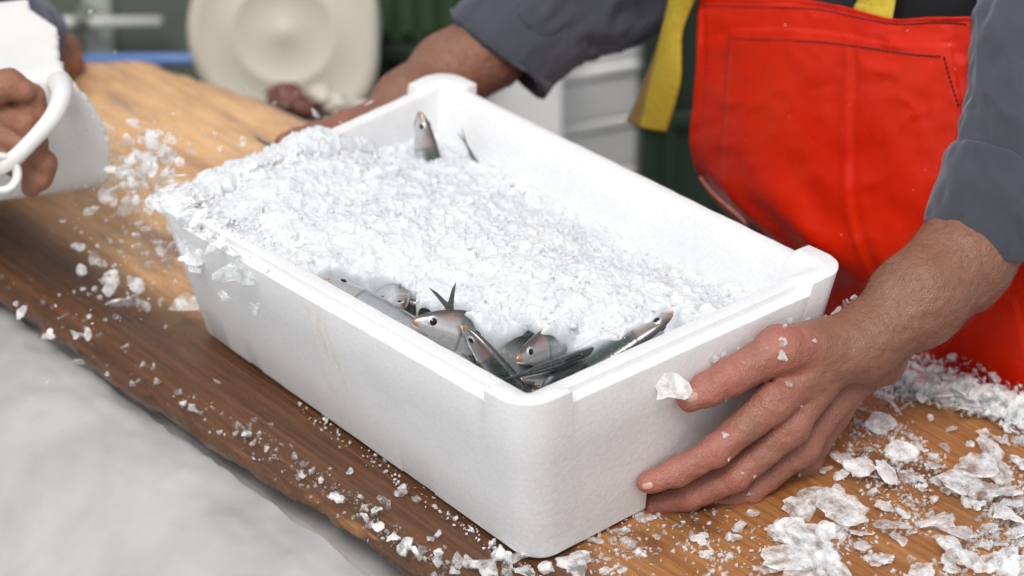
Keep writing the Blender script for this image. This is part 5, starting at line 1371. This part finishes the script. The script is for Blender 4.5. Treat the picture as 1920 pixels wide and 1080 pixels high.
# --- lying on the slab, right of the box
lay = [(820,110,110),(880,150,80),(540,330,130),(485,405,95),(750,380,120),(830,500,140),(440,530,160),(560,540,115),(640,570,130),(760,590,120),(660,500,95),(400,740,165),(590,770,205),(740,750,85),(780,845,140),(330,900,240),(450,960,255),(300,1000,190),
       (560,840,120),(650,940,95),(830,910,85),(1010,820,170),(1100,880,160),(1080,960,140),(950,1050,115),(1150,1000,125),(1210,940,85),(1250,490,150),(1180,570,185),(1280,590,160),(1100,640,160),(1210,690,140),(1320,690,130),(1330,800,130),(1380,870,125),
       (1320,930,150),(1300,1010,150),(1380,1040,135),(1210,240,140),(1290,230,95),(1100,240,95),(960,200,95),(1020,240,85),(1180,300,95),(1260,320,85),(1340,330,95),(1390,380,85),(1390,560,105),(800,290,85),(680,215,42),(850,300,42),(895,445,42),(600,480,48),
       (1000,570,85),(1040,490,62),(1210,420,64),(925,670,62),(1045,300,62),(840,790,62),(870,750,52),(1140,740,64),(1190,750,62),(720,1010,95),(770,1000,62),(200,1050,115),(60,900,52),(150,790,55),(640,880,100),(520,1030,140),(400,1060,150),(250,870,90),(350,840,90),
       (480,870,110),(880,880,46),(1000,900,60),(1240,860,70),(1290,760,90),(1360,740,90),(1060,680,80),(1000,640,60),(880,620,80),(800,640,70),(700,620,80),(560,610,70),(480,590,60),(700,690,44),(540,680,60),(1150,900,80),(1220,1040,80),(1060,1030,80),(880,1000,40),
       (920,130,70),(1000,170,70),(1060,210,80),(1150,210,90),(1250,290,80),(1330,260,80),(1390,300,90),(1120,310,60),(1320,400,60),(1380,450,70),(1300,460,60),(900,210,46),(760,240,46),(930,260,40),(1070,400,36),(970,350,40),(850,420,36),(1150,470,36),(940,500,34)]
def zone(X, Y):
    if Y < 800 and X > 1650: return 'ice flake banked against the red apron on the slab'
    if X > 1760: return 'ice flake lying on the slab towards the right edge of the picture'
    if Y > 930: return 'ice flake lying on the slab at the bottom, right of the hand'
    return 'ice flake lying on the slab beside the holding hand'
cnt = 0
for x, y, s in lay:
    X, Y = 1350 + x / 2.454, 640 + y / 2.454
    bank = Y < 790 and X > 1650
    p = pz(X, Y, 0); zz_ = rng.uniform(.001, .006) + (.008 * rng.random() if s > 100 else 0) + (.010 * rng.random() if bank else 0); p = pz(X, Y, zz_)
    dd = depth(p); r = s / 2.454 * .5 * dd / FPX * 1.10
    tl = .45 if bank else .20
    rot = Matrix.Rotation(rng.normal(0, tl), 3, 'X') @ Matrix.Rotation(rng.normal(0, tl), 3, 'Y') @ Matrix.Rotation(rng.uniform(0, 6.28), 3, 'Z')
    kind = ('chip', 'clear', 'white')[int(rng.choice(3, p=[.5, .25, .25]))]
    lb = zone(X, Y); mn = .0011 / max(r, 1e-4)
    put(FLK[kind][int(rng.integers(16))], p, r * 1.18, rot.to_euler(), 'ice_flake', lb, lb.replace('ice flake', 'flakes'), (1, 1.25, min(1.1, max(.45, .0015 / (r * .1)))))
# --- along the rough front edge and under the near corner
edge_l = [(805,135,54),(920,165,20),(870,180,22),(895,205,22),(1020,255,24),(1050,285,27),(1145,255,27),(1100,340,48),(1180,335,22),(1260,365,80),(1230,380,40),(1315,325,48),(1360,345,27),(1195,405,38),(1240,435,42),(1325,500,64),(1365,525,54),(1435,455,38),(1410,475,27),(1435,520,30),
          (1500,550,54),(1580,570,130),(1640,520,74),(1690,540,84),(1780,570,54),(1530,550,44),(1430,550,34),(720,125,24),(770,130,26),(830,160,24),(630,45,34),(600,30,24),(990,270,22),(985,298,18),(1120,348,22),(1290,470,40),(1210,430,30),(1270,455,34),(1340,480,30),(1490,585,50),(1720,580,60),(1660,575,60)]
for x, y, s in edge_l:
    X, Y = x / 1.745, 740 + y / 1.745; p = pz(X, Y, .002 if X > 640 else -.002); dd = depth(p); r = s / 1.745 * .5 * dd / FPX * 1.1
    rot = Matrix.Rotation(rng.normal(0, .4), 3, 'X') @ Matrix.Rotation(rng.normal(0, .4), 3, 'Y') @ Matrix.Rotation(rng.uniform(0, 6.28), 3, 'Z')
    lb = 'lump of ice on the slab below the near corner of the foam box' if X > 820 else 'small lump of ice on the rough front edge of the slab'
    put(FLK[('chip', 'clear', 'white')[int(rng.choice(3, p=[.55, .25, .2]))]][int(rng.integers(16))] if s > 34 else CHK[int(rng.integers(14))], p + np.array([0, 0, r * .2]), r, rot.to_euler(), 'ice_chip', lb, lb.replace('lump', 'lumps'), (1, 1.1, 2.2 if s > 34 else 1))
cor = [(560,1010,175),(410,1040,84),(310,1035,74),(170,970,120),(735,1055,64),(810,1035,64),(735,990,42),(810,840,95),(930,765,120),(1125,920,64),(1230,880,95),(670,890,80),(1260,960,60),(1000,870,40),(860,980,30)]
for x, y, s in cor:
    X, Y = 880 + x / 2.843, 700 + y / 2.843; p = pz(X, Y, .0025); dd = depth(p); r = s / 2.843 * .5 * dd / FPX * 1.1
    rot = Matrix.Rotation(rng.normal(0, .12), 3, 'X') @ Matrix.Rotation(rng.normal(0, .12), 3, 'Y') @ Matrix.Rotation(rng.uniform(0, 6.28), 3, 'Z')
    lb = 'ice flake lying on the slab under the right end of the foam box'
    put(FLK[('chip', 'clear')[int(rng.integers(2))]][int(rng.integers(16))], p, r * 1.1, rot.to_euler(), 'ice_flake', lb, 'flakes under the right end of the box', (1, 1.2, .9))
# --- on the holding hand and wall
def on_hand(x, y, s, kind, lb, lift=.0015):
    c, nn = hit(bv_hand, x, y)
    if c is None: c, nn = wall_r(x, y, .003), np.array([1., 0, 0])
    if nn @ toward < 0: nn = -nn
    rot = (Vector(nn).to_track_quat('Z', 'Y').to_matrix() @ Matrix.Rotation(rng.uniform(0, 6.28), 3, 'Z')).to_euler()
    me = FLK[kind][int(rng.integers(16))] if kind in FLK else CHK[int(rng.integers(14))]
    put(me, c + nn * lift, s * .5 * depth(c) / FPX, rot, 'ice_chip', lb, 'ice crumbs on the hand' if 'crumb' in lb else None)
pv = [((x - 275) / 88, -(y - 405) / 88) for x, y in ((235, 345), (268, 338), (300, 347), (322, 368), (347, 386), (366, 426), (352, 448), (330, 466), (290, 458), (255, 452), (225, 462), (200, 466), (205, 430), (194, 405), (215, 372))]; n_ = len(pv)
mef = mesh('ice_flake', [(a, b, .05) for a, b in pv] + [(a * 1.03, b * 1.03, -.05) for a, b in pv], [tuple(range(n_))[::-1], tuple(range(n_, 2 * n_))] + [(i, (i + 1) % n_, n_ + (i + 1) % n_, n_ + i) for i in range(n_)]); mef.materials.append(M['chip_white'])
put(mef, wall_r(1262, 725, .010), 36 * 1.7 / FPX, mfc, 'ice_flake', 'wide pale ice flake stuck to the box wall at the thumb tip')
for x, y, s, k in ((1468, 642, 22, 'clear'), (1466, 668, 24, 'chip'), (1360, 816, 20, 'white'), (1364, 860, 11, 'white'), (1391, 888, 9, 'w'), (1413, 891, 9, 'w'), (1404, 926, 11, 'white'), (1478, 722, 20, 'clear'), (1360, 746, 15, 'chip'), (1470, 615, 12, 'w'), (1525, 640, 12, 'clear'), (1440, 655, 10, 'clear'), (1395, 680, 10, 'clear'), (1500, 760, 8, 'w')):
    on_hand(x, y, s, k, 'small ice crumb clinging to the back of the holding hand')
for x, y, s in ((1480, 600, 12), (1515, 600, 16), (1545, 596, 18), (1570, 588, 30), (1590, 572, 26), (1600, 560, 16), (1410, 640, 12), (1385, 655, 14), (1340, 672, 20), (1355, 664, 16)):
    p = wall_r(x, y, .012 if x > 1450 else .004); put(CHK[int(rng.integers(14))], p, s * .5 * depth(p) / FPX, (rng.uniform(0, 6), rng.uniform(0, 6), 0), 'ice_chip', 'ice grain lodged between the hand and the box wall', 'ice grains between hand and box')
# --- uncountable crumbs on the slab
def crumbs_px(n, fn, size, name, label, mat, zl=.0008):
    pts, szs = [], []
    while len(pts) < n:
        q = fn()
        if q is None: continue
        p = pz(q[0], q[1], zl); pts.append(p); szs.append(size * rng.uniform(.4, 1) ** 1.5 * (1 + 1.6 * (rng.random() < .08)))
    pts = np.array(pts); V, T = scatter(pts + np.array([0, 0, .0006]), np.array(szs), rng)
    o = link(name, fast_mesh(name, V, T), mat, smooth=False); tag(o, label, 'ice', kind='stuff')
def right_side():
    X, Y = rng.uniform(1080, 1930), rng.uniform(660, 1090)
    d = .25 + .75 * smoothstep(1450, 1800, X) + .5 * (Y < 780) * (X > 1650)
    nz = fbm(np.array([[X / 90, Y / 60, 0]]), 3, 141)[0]
    if Y < 660 + (1920 - X) * .05 or (X < 1640 and Y < 740 + (1640 - X) * .3) or rng.random() > d * (.45 + nz): return None
    if (Y - 1040) < -(X - 1010) * .53 and X < 1500: return None
    return X, Y
crumbs_px(2600, right_side, .0030, 'ice_crumbs', 'fine wet ice crumbs scattered over the slab right of the box', M['chip_clear'])
def bank():
    X = rng.uniform(1640, 1930); Y = 676 + (X - 1650) * .26 + rng.normal(0, 16) + 22
    return (X, Y)
crumbs_px(1500, bank, .0050, 'ice_bank', 'low bank of ice rubble on the slab against the red apron', M['chip'], .004)
npx = np.array(near_px, float)
def near_edge():
    X = rng.uniform(0, 860); Y = np.interp(X, npx[:, 0], npx[:, 1]) + rng.normal(-16, 24)
    if rng.random() > .15 + .85 * smoothstep(100, 800, X): return None
    return X, Y
crumbs_px(560, near_edge, .0024, 'edge_crumbs', 'fine ice crumbs caught along the rough front edge of the slab', M['chip_clear'], -.004)
def by_box():
    X = rng.uniform(560, 1060); Y = 770 + (X - 575) * .715 + rng.normal(6, 9); return X, Y
crumbs_px(170, by_box, .0020, 'box_foot_crumbs', 'fine white crumbs along the foot of the long box wall', M['chip_white'], .001)
# foam and ice specks on the apron
sp, ss = [], []
for x, y, s in [(1473, 48, 9), (1543, 187, 6), (1577, 440, 6), (1703, 57, 8), (1712, 357, 6), (1480, 218, 6), (1470, 240, 4), (1400, 262, 6), (1512, 274, 3), (1690, 90, 5), (1840, 620, 4), (1822, 560, 4)] + [(rng.uniform(1330, 1790), rng.uniform(40, 460), rng.uniform(1.6, 4.0)) for _ in range(80)]:
    c, nn = hit(bv_ap, x, y)
    if c is not None: sp.append(c + toward * .0016); ss.append(s * .5 * depth(c) / FPX)
V, T = scatter(np.array(sp), np.array(ss), rng); tag(link('apron_specks', fast_mesh('apron_specks', V, T), M['chip_white'], smooth=False), 'white specks of ice and foam sticking to the red apron', 'ice', kind='stuff')
# fine spray between scoop and box
sp, ss = [], []
for _ in range(420):
    x, y = rng.normal(255, 75), rng.normal(360, 120)
    if rng.random() < .3: x, y = rng.normal(300, 30), rng.normal(320, 50)
    if x > 345 or y < 190 or x < 60 or y > 640: continue
    dt = depth(pz(x, y, .01)); sp.append(pd(x, y, min(dt - .03, 2.12) - rng.uniform(0, .12))); ss.append(.0006 + .0016 * rng.random() ** 2)
V, T = scatter(np.array(sp), np.array(ss), rng); tag(link('ice_spray', fast_mesh('ice_spray', V, T), M['chip_white'], smooth=False), 'fine spray of ice grains between the scoop and the box', 'ice', kind='stuff')
for x, y, s_ in [(322, 372, 34), (338, 392, 40), (318, 350, 40), (345, 410, 34), (365, 420, 40), (330, 330, 44), (390, 436, 36), (350, 380, 40), (415, 452, 30), (312, 392, 26), (375, 400, 40), (440, 470, 30)]:
    p = pz(x, y, .158); put(FLK[('chip', 'white')[int(rng.integers(2))]][int(rng.integers(16))], p, s_ * .55 * depth(p) / FPX, (rng.normal(0, .35), rng.normal(0, .35), rng.uniform(0, 6)), 'ice_flake', 'ice flake heaped on the left corner of the box rim', 'flakes on the left rim corner')
# larger translucent plates lying on the heap
for X, Y, s in [(455, 330, 70), (545, 300, 46), (700, 330, 54), (380, 420, 50), (620, 400, 56), (520, 450, 60), (760, 420, 44), (870, 380, 40), (980, 470, 46), (1100, 500, 40), (1180, 520, 50), (690, 500, 40), (820, 500, 44), (876, 260, 24), (350, 330, 46), (420, 300, 40), (500, 275, 36), (588, 262, 30), (1250, 545, 36), (940, 560, 36), (1060, 570, 40), (410, 380, 44), (480, 395, 38)]:
    c, nn = hit(BV_HEAP, X, Y)
    if c is None: continue
    rot = (Vector(norm(nn * .5 + toward * .3 + UPZ * .4 + rng.normal(0, .2, 3))).to_track_quat('Z', 'Y').to_matrix() @ Matrix.Rotation(rng.uniform(0, 6.28), 3, 'Z')).to_euler()
    put(FLK['chip'][int(rng.integers(16))], c + UPZ * .001, s * .5 * depth(c) / FPX, rot, 'ice_flake', 'broad translucent ice flake lying on top of the heap in the box', 'broad flakes on the heap')

# the countable flakes get a label of their own: by row in the picture, then from the left
def screen(o):
    q = np.array(o.location) - CAM; z = q @ FW; return 960 + FPX * (q @ RT) / z, 540 - FPX * (q @ UP) / z
SHORT = {'ice flake heaped on the left corner of the box rim': 'flake heaped on the left rim corner',
         'tiny clear ice chip flying in the air between scoop and foam box': 'tiny chip flying between scoop and box',
         'small ice crumb clinging to the back of the holding hand': 'ice crumb on the holding hand',
         'ice grain lodged between the hand and the box wall': 'ice grain between hand and box wall',
         'tiny droplet of ice in the air': 'tiny ice droplet in the air',
         'jagged flake of ice flying in the air between scoop and foam box': 'flake flying between scoop and box',
         'ice flake lying on the slab at the bottom, right of the hand': 'flake on slab below the hand',
         'ice flake lying on the slab towards the right edge of the picture': 'flake on slab at far right',
         'ice flake lying on the slab beside the holding hand': 'flake on slab beside the hand',
         'ice flake banked against the red apron on the slab': 'flake banked against the apron',
         'lump of ice on the slab below the near corner of the foam box': 'ice lump below the near box corner',
         'small lump of ice on the rough front edge of the slab': 'small ice lump on front slab edge',
         'ice flake lying on the slab under the right end of the foam box': 'flake under right end of box',
         'broad translucent ice flake lying on top of the heap in the box': 'broad flake on the heap'}
for lb, short in SHORT.items():
    L_ = sorted(REG.get(lb, []), key=lambda o: screen(o)[1]); nrow = max(1, math.ceil(len(L_) / 8)); per = math.ceil(len(L_) / nrow) if L_ else 1
    for r_ in range(nrow):
        for k, o in enumerate(sorted(L_[r_ * per:(r_ + 1) * per], key=lambda o: screen(o)[0])):
            nm_ = o.data.materials[0].name; look = 'clear' if 'clear' in nm_ else ('white' if 'white' in nm_ else 'frosted')
            o['label'] = '%s %s, %s%s' % (look, short, ORD[k], (' in the %s row' % ROW[r_] if r_ < nrow - 1 else ' in the lowest row') if nrow > 1 else '')
